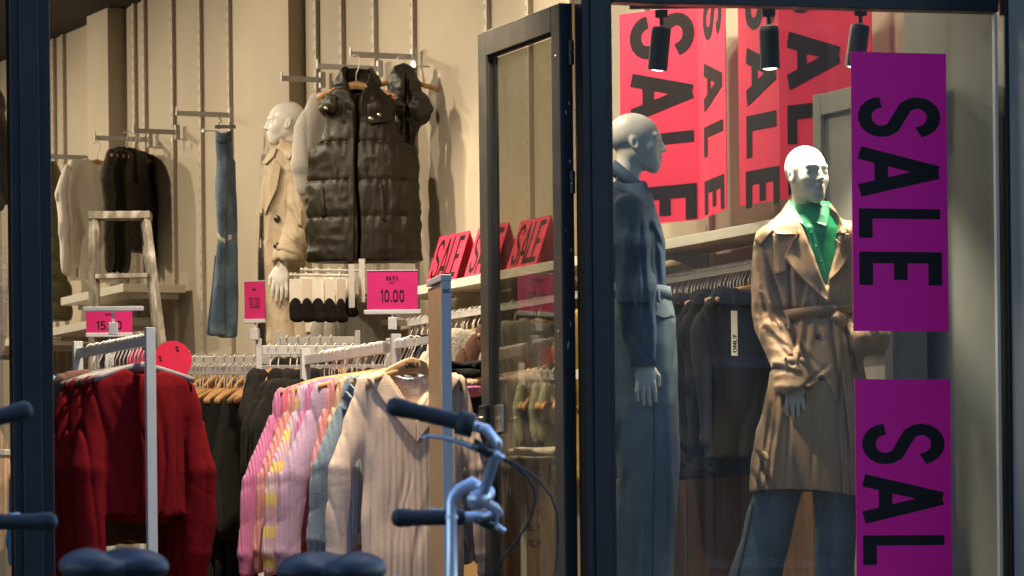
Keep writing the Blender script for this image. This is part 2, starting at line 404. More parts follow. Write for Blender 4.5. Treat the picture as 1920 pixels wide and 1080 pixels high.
def cap(x, y, z, a, b, ra, rb, sq=1.0):
    y = y / sq; ay, by = a[1] / sq, b[1] / sq
    bx, bY, bz = b[0] - a[0], by - ay, b[2] - a[2]
    px, py, pz = x - a[0], y - ay, z - a[2]
    h = np.clip((px * bx + py * bY + pz * bz) / (bx * bx + bY * bY + bz * bz + 1e-9), 0, 1)
    d = np.sqrt((px - bx * h) ** 2 + (py - bY * h) ** 2 + (pz - bz * h) ** 2) - (ra + (rb - ra) * h)
    return d * min(1, sq * 1.2)
def chain(x, y, z, pts, rad, k=.02, sq=1.0):
    d = None
    for i in range(len(pts) - 1):
        c = cap(x, y, z, pts[i], pts[i + 1], rad[i], rad[i + 1], sq)
        d = c if d is None else smin(d, c, k * .2)
    return d
class Loft:
    """stack of super-ellipse sections: rows of (z, centre x, half width, half depth, centre y)"""
    def __init__(s, rows, pw=2.0):
        rows = sorted(rows); s.z = np.array([r[0] for r in rows]); s.pw = pw
        s.cx, s.w, s.t = (np.array([r[i] for r in rows]) for i in (1, 2, 3))
        s.cy = np.array([r[4] if len(r) > 4 else 0. for r in rows])
    def at(s, z): return (np.interp(z, s.z, v) for v in (s.cx, s.w, s.t, s.cy))
    def __call__(s, x, y, z, grow=0.0):
        cx, w, t, cy = s.at(z); w = w + grow; t = t + grow
        X = np.abs((x - cx) / w); Y = np.abs((y - cy) / t)
        if s.pw == 2.0:
            q = np.sqrt(X * X + Y * Y) + 1e-6
            g = np.sqrt((X / w) ** 2 + (Y / t) ** 2) / q + 1e-6
        else:
            q = (X ** s.pw + Y ** s.pw) ** (1 / s.pw) + 1e-6
            g = 1 / np.minimum(w, t)
        d = (q - 1) / g
        return np.maximum(d, np.maximum(s.z[0] - z, z - s.z[-1]))
    def ring(s, z, off, n=48, tilt=0.0):
        cx, w, t, cy = (float(v) for v in s.at(z)); e = 2 / s.pw
        out = []
        for k in range(n):
            a = 2 * math.pi * k / n; c, sn = math.cos(a), math.sin(a)
            out.append((cx + (w + off) * math.copysign(abs(c) ** e, c), cy + (t + off) * math.copysign(abs(sn) ** e, sn), z + tilt * c * w))
        return out
    def band(s, z0, z1, off, thick, n=48, tilt=0.0):
        V, Fc = [], []
        for z, o in ((z0, off), (z1, off), (z1, off + thick), (z0, off + thick)): V += s.ring(z, o, n, tilt)
        for r in range(4):
            for k in range(n):
                a, b = r * n, ((r + 1) % 4) * n; k2 = (k + 1) % n
                Fc.append((a + k, a + k2, b + k2, b + k)[::-1])
        return V, Fc
def snet(f, lo, hi, h, smooth=1):
    ax = [np.arange(lo[i], hi[i] + h, h, dtype=np.float32) for i in range(3)]
    x, y, z = ax[0][:, None, None], ax[1][None, :, None], ax[2][None, None, :]
    n = [len(a) for a in ax]
    v = np.broadcast_to(np.asarray(f(x, y, z), dtype=np.float32), n).copy()
    v[0] = v[-1] = 1; v[:, 0] = v[:, -1] = 1; v[:, :, 0] = v[:, :, -1] = 1
    ins = v < 0
    cs = [k - 1 for k in n]
    S = np.zeros((3, *cs), np.float32); cnt = np.zeros(cs, np.float32); quads = []
    gi = np.arange(cs[0] * cs[1] * cs[2], dtype=np.int64).reshape(cs)
    for a in range(3):
        b, c = [(1, 2), (2, 0), (0, 1)][a]
        s0 = [slice(None)] * 3; s1 = [slice(None)] * 3; s0[a] = slice(0, -1); s1[a] = slice(1, None)
        v0, v1 = v[tuple(s0)], v[tuple(s1)]
        cr = (v0 < 0) != (v1 < 0)
        idx = np.argwhere(cr)
        if len(idx) == 0: continue
        va, vb = v0[cr], v1[cr]; t = va / (va - vb)
        pos = idx.astype(np.float32); pos[:, a] += t
        for db in (-1, 0):
            for dc in (-1, 0):
                ci = idx.copy(); ci[:, b] += db; ci[:, c] += dc
                ok = np.all((ci >= 0) & (ci < np.array(cs)), axis=1)
                q = ci[ok]
                for k in range(3): np.add.at(S[k], (q[:, 0], q[:, 1], q[:, 2]), pos[ok][:, k])
                np.add.at(cnt, (q[:, 0], q[:, 1], q[:, 2]), 1)
        ok = (idx[:, b] > 0) & (idx[:, c] > 0) & (idx[:, b] < n[b] - 1) & (idx[:, c] < n[c] - 1)
        q = idx[ok]; sg = va[ok] < 0
        def cell(db, dc):
            k = q.copy(); k[:, b] += db; k[:, c] += dc; return gi[k[:, 0], k[:, 1], k[:, 2]]
        Q = np.stack([cell(-1, -1), cell(0, -1), cell(0, 0), cell(-1, 0)], 1)
        Q[~sg] = Q[~sg][:, ::-1]; quads.append(Q)
    Q = np.concatenate(quads); used = cnt > 0
    rem = np.full(cs, -1, np.int64); rem[used] = np.arange(used.sum())
    P = np.stack([S[k][used] / cnt[used] for k in range(3)], 1) * h + np.array([a[0] for a in ax], np.float32)
    Q = rem.reshape(-1)[Q]
    for _ in range(smooth):
        acc = np.zeros_like(P); k = np.zeros(len(P), np.float32)
        for i in range(4):
            j = (i + 1) % 4
            np.add.at(acc, Q[:, i], P[Q[:, j]]); np.add.at(acc, Q[:, j], P[Q[:, i]])
            np.add.at(k, Q[:, i], 1); np.add.at(k, Q[:, j], 1)
        P = P * .5 + .5 * acc / np.maximum(k, 1)[:, None]
    return P, Q
def np_mesh(name, P, Q, smooth=True):
    me = bpy.data.meshes.new(name); nq = len(Q)
    me.vertices.add(len(P)); me.vertices.foreach_set('co', np.asarray(P, np.float32).ravel())
    me.loops.add(nq * 4); me.loops.foreach_set('vertex_index', np.asarray(Q, np.int32).ravel())
    me.polygons.add(nq); me.polygons.foreach_set('loop_start', np.arange(0, nq * 4, 4, dtype=np.int32))
    me.polygons.foreach_set('use_smooth', np.full(nq, smooth))
    me.update(calc_edges=True); me.validate(); return me
def sdf_mesh(name, f, lo, hi, h, smooth=1): return np_mesh(name, *snet(f, lo, hi, h, smooth))
def resample(pl, n):
    pl = [Vector(p) for p in pl]; L = [0]
    for i in range(1, len(pl)): L.append(L[-1] + (pl[i] - pl[i - 1]).length)
    out = []
    for k in range(n):
        s = L[-1] * k / (n - 1); i = 1
        while i < len(pl) - 1 and L[i] < s: i += 1
        t = (s - L[i - 1]) / max(1e-9, L[i] - L[i - 1]); out.append(pl[i - 1].lerp(pl[i], min(1, max(0, t))))
    return out
def depth_of(f, xs, zs, ylo, yhi, n=90):
    ys = np.linspace(ylo, yhi, n)
    v = f(xs[:, None], ys[None, :], zs[:, None])
    inside = v < 0; hit = inside.any(1); i = np.argmax(inside, 1); i = np.maximum(i, 1)
    r = np.arange(len(xs)); v0, v1 = v[r, i - 1], v[r, i]
    t = np.where(v0 != v1, v0 / (v0 - v1 + 1e-12), 0); t = np.clip(t, 0, 1)
    y = ys[i - 1] + (ys[i] - ys[i - 1]) * t
    y[~hit] = np.nan
    return y
def patch(f, A, B, off=.01, thick=.006, n=16, m=10, ylo=-.5, yhi=.3, curl=0.0, relax=3):
    """a flap of cloth between two outlines (x,z), laid on the front of surface f"""
    A, B = resample(A, n), resample(B, n)
    P = np.array([[A[i].lerp(B[i], j / (m - 1))[:] for j in range(m)] for i in range(n)])
    y = depth_of(f, P[..., 0].ravel(), P[..., 1].ravel(), ylo, yhi).reshape(n, m)
    if np.isnan(y).any():
        if np.isnan(y).all(): y[:] = 0
        for _ in range(40):
            bad = np.isnan(y)
            if not bad.any(): break
            yp = np.pad(y, 1, constant_values=np.nan)
            nb = np.stack([yp[:-2, 1:-1], yp[2:, 1:-1], yp[1:-1, :-2], yp[1:-1, 2:]])
            with np.errstate(all='ignore'):
                import warnings; warnings.simplefilter('ignore')
                mn = np.nanmean(nb, 0)
            y[bad] = mn[bad]
        y = np.nan_to_num(y)
    for _ in range(relax):
        yp = np.pad(y, 1, mode='edge')
        y = np.minimum(y, (yp[:-2, 1:-1] + yp[2:, 1:-1] + yp[1:-1, :-2] + yp[1:-1, 2:]) / 4)
    cv = curl * np.linspace(0, 1, m)[None, :] ** 2
    front = np.stack([P[..., 0], y - off - cv, P[..., 1]], -1); back = front.copy(); back[..., 1] += thick
    V = [tuple(p) for p in front.reshape(-1, 3)] + [tuple(p) for p in back.reshape(-1, 3)]
    N0 = n * m; Fc = []
    for i in range(n - 1):
        for j in range(m - 1):
            a = i * m + j; Fc.append((a, a + 1, a + m + 1, a + m)); b = a + N0; Fc.append((b, b + m, b + m + 1, b + 1))
    per = [j for j in range(m)] + [i * m + m - 1 for i in range(1, n)] + [(n - 1) * m + j for j in range(m - 2, -1, -1)] + [i * m for i in range(n - 2, 0, -1)]
    for k in range(len(per)):
        a, b = per[k], per[(k + 1) % len(per)]; Fc.append((a, a + N0, b + N0, b))
    return V, Fc

# ------------------------------------------------------------------ garment shapes on hangers; origin = top of the hook on the rail, front = -y
def garment_sdf(W=.22, L=.66, sl=.56, sr=.075, cuff=.034, puff=0.0, th=.05, seed=1, neck='crew', fold=.010, flare=1.0, sleeves=True, shoulder=.20, wrinkle=.006, fs=0.0):
    rng = np.random.default_rng(seed)
    top = -.085
    body = Loft([(top - .0, 0, shoulder * .9, th * .45), (top - .08, 0, shoulder, th * .8), (top - .22, 0, W * .97, th), (top - L * .7, 0, W * flare ** .5, th * 1.1), (top - L, 0, W * flare, th * 1.15)])
    a1, a2 = rng.uniform(-.03, .03, 2)
    ph = rng.uniform(0, 6, 4)
    def f(x, y, z):
        nz = vn(x * 5 + 3, y * 3 + 2, z * 2.2 + 9, seed)
        nz2 = vn(x * 14 + 3, y * 10 + 2, z * 7 + 9, seed + 50)
        d = body(x, y, z)
        d = smax(d, top - L - z + .006 * np.sin(x * 14 + ph[2]), .006)
        d = smax(d, z - (top + .004 - .26 * np.abs(x) - 0.9 * np.maximum(np.abs(x) - .15, 0)), .02)
        ramp = np.clip((top - z) / (L * .6), 0, 1)
        crease = np.exp(-(np.sin(x * 21 + ph[0] + nz * 5) / .28) ** 2) + .7 * np.exp(-(np.sin(x * 33 + ph[3] + nz * 8 + z * 1.5) / .22) ** 2)
        d = d + fold * ramp * (crease * .9 + .6 * np.sin(x * 15 + ph[1] + nz * 4))
        if sleeves:
            for s in (-1, 1):
                dx = (a1 if s < 0 else a2); k = s * .03
                pts = [(s * (shoulder - .03), 0, top - .085), (s * (W + .012), .01, top - .24), (s * (W + .028 + dx + fs * .5), -.012, top - .42), (s * (W + .020 + dx + fs * .9), -.005, top - .075 - sl + .07), (s * (W + .018 + dx + fs), 0, top - .075 - sl)]
                rad = [sr * .85, sr, sr * .9 + puff, sr * .75 + puff, cuff]
                e = chain(x, y, z, pts, rad, .03, .62)
                e = e + fold * .8 * np.exp(-(np.sin(x * 38 + ph[2] + nz * 7 + z * 3) / .3) ** 2) + fold * .10 * np.exp(-(np.sin(z * 26 + x * 12 + nz * 9) / .25) ** 2) * np.clip((top - .2 - z) * 4, 0, 1)
                d = smin(d, e, .022)
        if neck == 'crew':
            d = smax(d, -ell(x, y, z, (0, -.02, top + .01), (.082, .10, .055)), .008)
        elif neck == 'v':
            c = np.maximum(np.abs(x) - .12 * np.clip((z - (top - .21)) / .2, 0, 2), y - th * .10)
            d = smax(d, -np.maximum(c, -(z - (top - .21))), .006)
            d = smax(d, -ell(x, y, z, (0, 0, top + .035), (.125, .10, .095)), .008)
        elif neck == 'turtle':
            d = smin(d, np.maximum(np.sqrt((x / 1.5) ** 2 + y ** 2) - .045, np.abs(z - top + .01) - .05), .02)
            d = smax(d, -np.maximum(np.sqrt((x / 1.5) ** 2 + y ** 2) - .036, -(z - top + .03)), .005)
        d = d + (nz2 - .5) * wrinkle * 2
        d = smax(d, -np.maximum(d + .020, np.maximum(z - (top - L + .10), top - L - .004 - z)), .003)
        return d
    return f
def garment_mesh(name, h=.009, **k):
    f = garment_sdf(**k); W = k.get('W', .22); L = k.get('L', .66); sl = k.get('sl', .56)
    bx = W + .06 + .10 + k.get('puff', 0) + k.get('fs', 0)
    b = max(L, sl + .14 if k.get('sleeves', True) else 0) + .16
    return sdf_mesh(name, f, (-bx, -.16, -b), (bx, .16, -.02), h), f

# hanger meshes (origin: underside of the hook's bend on the rail)
def hanger_meshes():
    m = MB()
    pts = [(.0, 0, -.112), (0, 0, -.072)] + [(.020 * math.sin(R(a)) - .0, 0, -.028 + .026 * -math.cos(R(a)) * -1 * -1) for a in ()]
    hook = [(0, 0, -.115), (0, 0, -.075), (.012, 0, -.052), (.022, 0, -.028), (.021, 0, -.008), (.010, 0, .005), (-.004, 0, .008), (-.018, 0, .001), (-.024, 0, -.012)]
    m.tube(hook, .0026, 6); hk = m.mesh('hanger_hook', True)
    m = MB(); V = []; n = 13
    for i in range(n):
        u = -1 + 2 * i / (n - 1); x = .205 * u; a = abs(u)
        zc = -.118 - .055 * a ** 1.25; hh = .017 - .006 * a; tt = .0085 - .001 * a; yb = -.025 * a * a
        for dy, dz in ((-1, -1), (-1, .7), (-.5, 1), (.5, 1), (1, .7), (1, -1)): V.append((x, yb + dy * tt, zc + dz * hh))
    Fc = []
    for i in range(n - 1):
        for k in range(6): Fc.append((i * 6 + k, i * 6 + (k + 1) % 6, (i + 1) * 6 + (k + 1) % 6, (i + 1) * 6 + k)[::-1])
    Fc += [tuple(range(6)), tuple((n - 1) * 6 + k for k in range(5, -1, -1))]
    bar = make_mesh('hanger_bar', V, Fc, True)
    return hk, bar
HOOK_ME, BAR_ME = hanger_meshes()
def hanger(loc, rz, label, group=None, wood=None, print_=False):
    t = empty('clothes_hanger', label, 'hanger', loc, rz, group)
    link('hook', HOOK_ME, M['hook'], t); link('wooden_bar', BAR_ME, wood or M['wood'], t)
    return t
def garment(name, me, mt, loc, rz, label, cat, group=None, scale=None):
    o = link(name, me, mt, None, loc, rz); tag(o, label, cat, group)
    if scale: o.scale = scale
    return o

# ------------------------------------------------------------------ mannequin head (chin at z=0, crown at .235, looking to -y)
def head_sdf(x, y, z):
    ax = np.abs(x)
    d = ell(x, y, z, (0, .026, .150), (.073, .096, .086))
    d = smin(d, ell(x, y, z, (0, -.026, .100), (.049, .059, .086)), .05)
    d = smin(d, cap(ax, y, z, (.038, .004, .066), (.010, -.062, .018), .014, .012), .04)
    d = smin(d, ell(x, y, z, (0, -.062, .018), (.016, .014, .016)), .03)
    d = smin(d, ell(x, y, z, (0, -.052, .054), (.028, .032, .034)), .035)
    d = smin(d, ell(ax, y, z, (.035, -.052, .090), (.020, .020, .024)), .03)
    d = smax(d, -ell(ax, y, z, (.029, -.103, .121), (.021, .020, .012)), .026)
    d = smin(d, ell(ax, y, z, (.029, -.069, .119), (.017, .011, .010)), .012)
    d = smin(d, cap(ax, y, z, (.012, -.083, .140), (.044, -.070, .142), .005, .004), .020)
    d = smin(d, chain(x, y, z, [(0, -.081, .134), (0, -.094, .108), (0, -.104, .088)], [.006, .0075, .0090], .03), .013)
    d = smin(d, ell(ax, y, z, (.009, -.091, .084), (.008, .010, .006)), .008)
    d = smin(d, ell(x, y, z, (0, -.0880, .0605), (.015, .007, .0050)), .008)
    d = smin(d, ell(x, y, z, (0, -.0865, .0500), (.012, .007, .0056)), .008)
    ear = ell(ax, y - (z - .108) * .3, z, (.071, .014, .108), (.010, .017, .029))
    ear = smax(ear, -ell(ax, y, z, (.082, .010, .110), (.009, .009, .018)), .006)
    d = smin(d, ear, .008)
    return d
def bust_sdf(x, y, z):
    d = head_sdf(x, y, z)
    nk = chain(x, y, z, [(0, .035, .06), (0, .042, -.03), (0, .058, -.11), (0, .065, -.19)], [.050, .047, .050, .062], .03)
    d = smin(d, nk, .025)
    return smin(d, cap(x, y, z, (-.10, .07, -.19), (.10, .07, -.19), .055, .055), .06)
HEAD_ME = sdf_mesh('mannequin_head', bust_sdf, (-.17, -.125, -.25), (.17, .14, .245), .0036, 2)

# hand hanging down: wrist at origin, fingers to -z, palm facing +y, thumb on +x
def hand_sdf(x, y, z):
    d = cap(x, y, z, (0, 0, .06), (0, 0, -.005), .027, .024, .78)
    d = smin(d, ell(x, y, z, (0, -.002, -.045), (.040, .017, .046)), .02)
    fx = [-.030, -.010, .010, .030]; ln = [.066, .082, .086, .074]
    for i in range(4):
        b = (fx[i] * .95, -.002, -.072); a1 = (fx[i] * 1.12 - .001, -.004 + .002 * i, -.072 - ln[i] * .5); a2 = (fx[i] * 1.12, .008 + .002 * i, -.072 - ln[i])
        d = smin(d, chain(x, y, z, [b, a1, a2], [.0098, .0088, .0066], .004), .005)
    d = smin(d, chain(x, y, z, [(.026, .004, -.020), (.048, .014, -.052), (.050, .020, -.086)], [.013, .0105, .008], .008), .012)
    return d
HAND_ME = sdf_mesh('mannequin_hand', hand_sdf, (-.07, -.06, -.19), (.08, .07, .075), .0032, 1)
def mesh_arrays(me):
    P = np.empty(len(me.vertices) * 3, np.float32); me.vertices.foreach_get('co', P)
    Q = np.array([tuple(p.vertices) for p in me.polygons], np.int32)
    return P.reshape(-1, 3), Q
def join_arrays(parts):
    Ps, Qs, n = [], [], 0
    for P, Q, Mx in parts:
        A = np.array(Mx.to_3x3()); t = np.array(Mx.translation); Ps.append(P @ A.T + t)
        q = Q + n
        if Mx.to_3x3().determinant() < 0: q = q[:, ::-1]
        Qs.append(q); n += len(P)
    return np.concatenate(Ps), np.concatenate(Qs)
HEAD_PQ, HAND_PQ = mesh_arrays(HEAD_ME), mesh_arrays(HAND_ME)
def TR(loc, rx=0, ry=0, rz=0, s=(1, 1, 1)):
    return Matrix.Translation(loc) @ Matrix.Rotation(R(rz), 4, 'Z') @ Matrix.Rotation(R(rx), 4, 'X') @ Matrix.Rotation(R(ry), 4, 'Y') @ Matrix.Diagonal((*s, 1))
def creases(x, z, segs, A=.011, wd=.008):
    """sharp folds along segments given as (x0,z0,x1,z1[,strength])"""
    out = 0
    for s in segs:
        ax, az, bx, bz = s[:4]; k = s[4] if len(s) > 4 else 1.0
        ux, uz = bx - ax, bz - az; L2 = ux * ux + uz * uz
        h = np.clip(((x - ax) * ux + (z - az) * uz) / L2, 0, 1)
        dx, dz = x - ax - ux * h, z - az - uz * h
        sd = (ux * (z - az) - uz * (x - ax)) / math.sqrt(L2)
        r2 = dx * dx + dz * dz; fall = .35 + .65 * np.sin(np.pi * np.clip(h, .04, .96))
        g = np.exp(-r2 / wd ** 2) - .75 * np.exp(-(r2 - sd * sd + (sd - 2.1 * wd) ** 2) / (1.5 * wd) ** 2)
        out = out + A * k * fall * g
    return out
def seg(q, *pts): return [(*q(p[0], p[1]), *q(p[2], p[3]), *(p[4:] if len(p) > 4 else ())) for p in pts]
def wr(x, y, z, seed, s=(9, 9, 5), a=.006):
    n = vn(x * s[0] + 5, y * s[1] + 7, z * s[2] + 40, seed); n2 = vn(x * s[0] * 2.3 + 5, y * s[1] * 2.3 + 7, z * s[2] * 2.3 + 40, seed + 1)
    return a * (np.abs(n - .5) * 4 - .8) + a * .5 * (np.abs(n2 - .5) * 4 - .8)

# ================================================================== SETTING
CEIL = 4.65
def tpos(px, py=500, off=0):
    p = onwall(px, py, off); return (Vector((p.x, p.y)) - WP).dot(WD)
def wpt(t, off, z):
    p = WP + WD * t + WN * off; return Vector((p.x, p.y, z))
def fpt(s, off, z):
    p = FO + FX * s + FY * off; return Vector((p.x, p.y, z))
def spos(px, py=540):
    p = onfac(px, py); return (Vector((p.x, p.y)) - FO).dot(FX)
WLOC = (WP.x, WP.y, 0); FLOC = (FO.x, FO.y, 0)

structure(MB().box((0, 0, -.05), (500, 500, .1)).obj('street', M['pave']))
structure(MB().box((0, 2.0, FLOOR - .302), (13, 4.6, .60)).obj('plinth', M['stone'], None, loc=(FO.x, FO.y - .02, 0), rz=A14))
structure(MB().box((-3.2, 21.3 - 15.5 + 2.4, FLOOR - .02), (12.6, 17.2, .05)).obj('floor', M['floor'], None, loc=FLOC, rz=A14))
structure(MB().box((-3.2, 8.2, CEIL + .05), (12.6, 17.2, .1)).obj('ceiling', M['ceiling'], None, loc=FLOC, rz=A14))
wl = structure(MB().box((-7.4, .075, (FLOOR + CEIL) / 2), (15.6, .15, CEIL - FLOOR)).obj('wall', M['wall'], None, loc=WLOC, rz=WROT))
structure(MB().box((-3.2, 16.6, (FLOOR + CEIL) / 2), (12.6, .15, CEIL - FLOOR)).obj('back_wall', M['wall'], None, loc=FLOC, rz=A14))
structure(MB().box((-9.4, 8.2, (FLOOR + CEIL) / 2), (.15, 17.0, CEIL - FLOOR)).obj('side_wall', M['wall'], None, loc=FLOC, rz=A14))
# uprights of the wall system, each a part of the wall
ups = [1081, 1003, 925, 786, 713, 652, 604, 440, 386, 334, 281, 262, 128, 110, 1222, 1338, 1460]
for px in ups:
    t = tpos(px)
    u = MB().box((-t, -.016, (FLOOR + CEIL) / 2), (.038, .032, CEIL - FLOOR - .01)).obj('upright', M['upright'], wl)
    m = MB()
    for i in range(46):
        z = 1.3 + i * .075
        m.box((-t - .006, -.0326, z), (.005, .0012, .028))
    m.obj('slot', M['slot'], u)['kind'] = 'stuff'
edges = sorted([tpos(p) for p in ups] + [-.1, 15])
for a, b in zip(edges[:-1], edges[1:]):
    if b - a < .12: continue
    MB().box((-(a + b) / 2, -.004, (FLOOR + CEIL) / 2), (b - a - .05, .008, CEIL - FLOOR - .02)).obj('wall_panel', M['wall'], wl)
def pillar(px0, px1, off):
    t0, t1 = tpos(px0, 400, off), tpos(px1, 400, off)
    structure(MB().box((-(t0 + t1) / 2, -off / 2 - .002, (FLOOR + CEIL) / 2), (abs(t1 - t0), off, CEIL - FLOOR - .004)).obj('pillar', M['wall'], None, loc=WLOC, rz=WROT))
pillar(441, 545, .10); pillar(167, 206, .12)
# pier beside the display window and the low board backdrop of the display
t0 = tpos(1743, 650)
structure(MB().box((-(t0 - 1.2) / 2, -.05, (FLOOR + CEIL) / 2), (t0 + 1.2, .11, CEIL - FLOOR - .006)).obj('window_pier', M['wall_dim'], None, loc=WLOC, rz=WROT))
dp = MB().box((.62, .55, .725), (1.9, 1.0, .27)).obj('display_platform', M['brownwood'], None, loc=FLOC, rz=A14, bevel=.004); structure(dp)

# ---- shop front ------------------------------------------------------------------
ZT = 3.13
lp = empty('door_post', 'broad dark navy metal post at the edge of the open shop doorway', 'door post', fpt(spos(57), 0, FLOOR), A14)
MB().box((0, 0, 1.28), (.150, .11, 2.56)).obj('post_core', M['frame'], lp, bevel=.004)
MB().box((-.005, -.062, 1.28), (.072, .014, 2.55)).obj('post_face', M['frame2'], lp, bevel=.003)
MB().box((.0765, .0, 1.28), (.004, .03, 2.5)).obj('brush_seal', M['gasket'], lp)
ml = empty('window_mullion', 'dark navy metal mullion between open glass door and display window', 'mullion', fpt(spos(1117), 0, FLOOR), A14)
MB().box((0, 0, 1.28), (.118, .11, 2.56)).obj('mullion_core', M['frame'], ml, bevel=.004)
MB().box((.004, -.060, 1.28), (.062, .012, 2.55)).obj('mullion_face', M['frame2'], ml, bevel=.003)
MB().box((.0615, -.02, 1.28), (.005, .03, 2.5)).obj('glazing_bead', M['gasket'], ml)
wf = empty('window_frame', 'dark navy frame round the display window with magenta banners', 'window frame', fpt(spos(1895), 0, FLOOR), A14)
MB().box((.175, 0, 1.28), (.42, .12, 2.56)).obj('jamb', M['frame'], wf, bevel=.004)
s0, s1 = spos(1148), spos(1872)
sc_ = (s0 + s1) / 2 - spos(1895)
MB().box((sc_, 0, 2.535), (s1 - s0 - .006, .09, .05)).obj('head_rail', M['frame'], wf, bevel=.003)
MB().box((sc_, 0, .03), (s1 - s0 - .006, .12, .14)).obj('sill_rail', M['frame'], wf, bevel=.003)
MB().box((s1 - spos(1895) - .012, -.02, 1.28), (.012, .03, 2.44)).obj('glazing_bead', M['upright'], wf)
MB().box((sc_, 0, 1.305), (s1 - s0 - .008, .010, 2.40)).obj('window_pane', M['glass'], wf)
fa = MB().box((-2.2, .04, 3.72), (9.6, .16, 1.10)).obj('shop_fascia', M['frame'], None, loc=FLOC, rz=A14, bevel=.006)
tag(fa, 'dark plain fascia board above the shop doorway and window', 'fascia')
structure(MB().box((-2.2, .2, 5.6), (9.6, .3, 2.6)).obj('upper_facade', M['stone'], None, loc=FLOC, rz=A14))
structure(MB().box((3.32, .25, 2.2), (1.9, .4, 4.2)).obj('street_pier', M['stone'], None, loc=FLOC, rz=A14))
sl0 = spos(57) - .09
sp = empty('side_window', 'fixed window pane left of the navy door post', 'window', fpt(sl0 - .8, 0, FLOOR), A14)
MB().box((0, 0, 1.28), (1.57, .01, 2.5)).obj('window_pane', M['glass'], sp)
MB().box((0, 0, 2.54), (1.6, .09, .06)).obj('head_rail', M['frame'], sp); MB().box((0, 0, .03), (1.6, .09, .08)).obj('sill_rail', M['frame'], sp)
structure(MB().box((sl0 - 3.0, .1, 2.2), (2.8, .3, 4.2)).obj('street_pier', M['stone'], None, loc=FLOC, rz=A14))

# open glass door
H0 = at(1066, 540, 15.56); DANG = math.atan2(.938, -.347)
dr = empty('glass_door', 'dark framed glass shop door standing open into the shop', 'door', (H0.x, H0.y, FLOOR), DANG)
DW = .92; DH = (EYE + 1083 * 15.56 / F) - FLOOR
MB().box((.045, 0, DH / 2), (.09, .055, DH)).obj('hinge_stile', M['doorframe'], dr, bevel=.003)
MB().box((-.004, 0, DH / 2), (.006, .040, DH - .02)).obj('stile_edge', M['frame2'], dr)
MB().box((DW - .045, 0, DH / 2), (.09, .055, DH)).obj('lock_stile', M['doorframe'], dr, bevel=.003)
MB().box((DW / 2, 0, DH - .05), (DW - .184, .055, .10)).obj('top_rail', M['doorframe'], dr, bevel=.003)
MB().box((DW / 2, 0, .07), (DW - .184, .055, .14)).obj('bottom_rail', M['doorframe'], dr, bevel=.003)
gp = MB().box((DW / 2, 0, DH / 2), (DW - .18, .008, DH - .23)).obj('door_pane', M['door_glass'], dr)
m = MB()
for zz in (.145, DH - .105): m.box((DW / 2, .006, zz), (DW - .19, .02, .008))
for xx in (.094, DW - .094): m.box((xx, .006, DH / 2), (.008, .02, DH - .26))
m.obj('gasket', M['gasket'], gp)
rc = random.Random(3); m = MB()
for k in range(9): m.box((-.0072, rc.uniform(-.018, .018), DH - .35 - rc.uniform(0, 1.1)), (.0006, rc.uniform(.001, .004), rc.uniform(.003, .022)))
m.obj('paint_chip', M['upright'], dr)['kind'] = 'stuff'
for zz in (.25, DH * .5, DH - .2):
    MB().lathe([(.006, 0), (.005, .0015), (.002, .0018)], 10, (.045, .0275, zz), Matrix.Rotation(R(-90), 3, 'X')).obj('screw', M['steel'], dr)
zl = EYE + (1090 - 785) * 16.3 / F - FLOOR
lk = MB().box((DW - .05, .036, zl), (.085, .018, .115)).obj('lock_case', M['frame2'], dr, bevel=.004)
MB().box((DW - .16, .012, zl), (.10, .012, .11)).obj('glass_clamp', M['steel'], lk, bevel=.003)
MB().tube([(DW - .05, .05, zl), (DW - .05, .075, zl), (DW - .14, .075, zl)], .009, 8).obj('door_lever', M['steel'], lk, smooth=True)
for y0, y1 in ((74, 120), (320, 362)):
    za, zb = EYE + (HY - y1) * 15.5 / F, EYE + (HY - y0) * 15.5 / F
    hp = at(1080, 97, 15.45)
    m = MB().lathe([(.011, za), (.0115, (za + zb) / 2 - .003), (.009, (za + zb) / 2), (.0115, (za + zb) / 2 + .003), (.011, zb)], 12)
    o = m.obj('door_hinge', M['frame2'], dr, smooth=False)
    o.matrix_parent_inverse = Matrix.Identity(4); o.location = (-.022, -.012, -FLOOR)

# magenta SALE banners stuck on the outside of the window
def banner(px0, px1, py0, py1, cells, label):
    a = onfac((px0 + px1) / 2, (py0 + py1) / 2, -.012); k = yat(a)
    wdt, hgt = (px1 - px0) / k / math.cos(A14 * .9), (py1 - py0) / k
    o = MB().box((0, 0, 0), (wdt, .004, hgt)).obj('sale_banner', M['banner'], None, loc=a, rz=A14)
    tag(o, label, 'banner')
    MB().box((0, .0032, 0), (wdt, .0018, hgt)).obj('bounce_backing', M['wall_dim'], o)  # grey back sheet added so magenta bounce light stays off the coat
    # printed letters run downwards, their tops to the right
    m = MB(); cy = (py0 + py1) / 2
    for ch, y0, y1 in cells:
        st, tw = text2d(ch, .17); tw = {'L': .52, 'E': .54, 'S': .62, 'A': .62}[ch]
        lo = {'L': .01, 'E': .01, 'S': .0, 'A': -.02}[ch]
        H = .155 / .184 * wdt; x0 = -wdt / 2 + (wdt - H) / 2
        for i, (V, Fc) in enumerate(st):
            m.add([(x0 + v[1] * H, -.0026 - .0001 * i, (cy - (y0 + (v[0] - lo) / (tw - lo) * (y1 - y0))) / k) for v in V], Fc)
    m.obj('lettering', M['ink'], o)
banner(1595, 1779, 99, 621, [('S', 183, 259), ('A', 277, 368), ('L', 392, 449), ('E', 473, 540)], 'upper magenta SALE banner stuck on the window by the trench mannequin')
banner(1603, 1787, 711, 1235, [('S', 795, 872), ('A', 890, 980), ('L', 1004, 1061), ('E', 1085, 1152)], 'lower magenta SALE banner stuck on the window, cut by picture bottom')

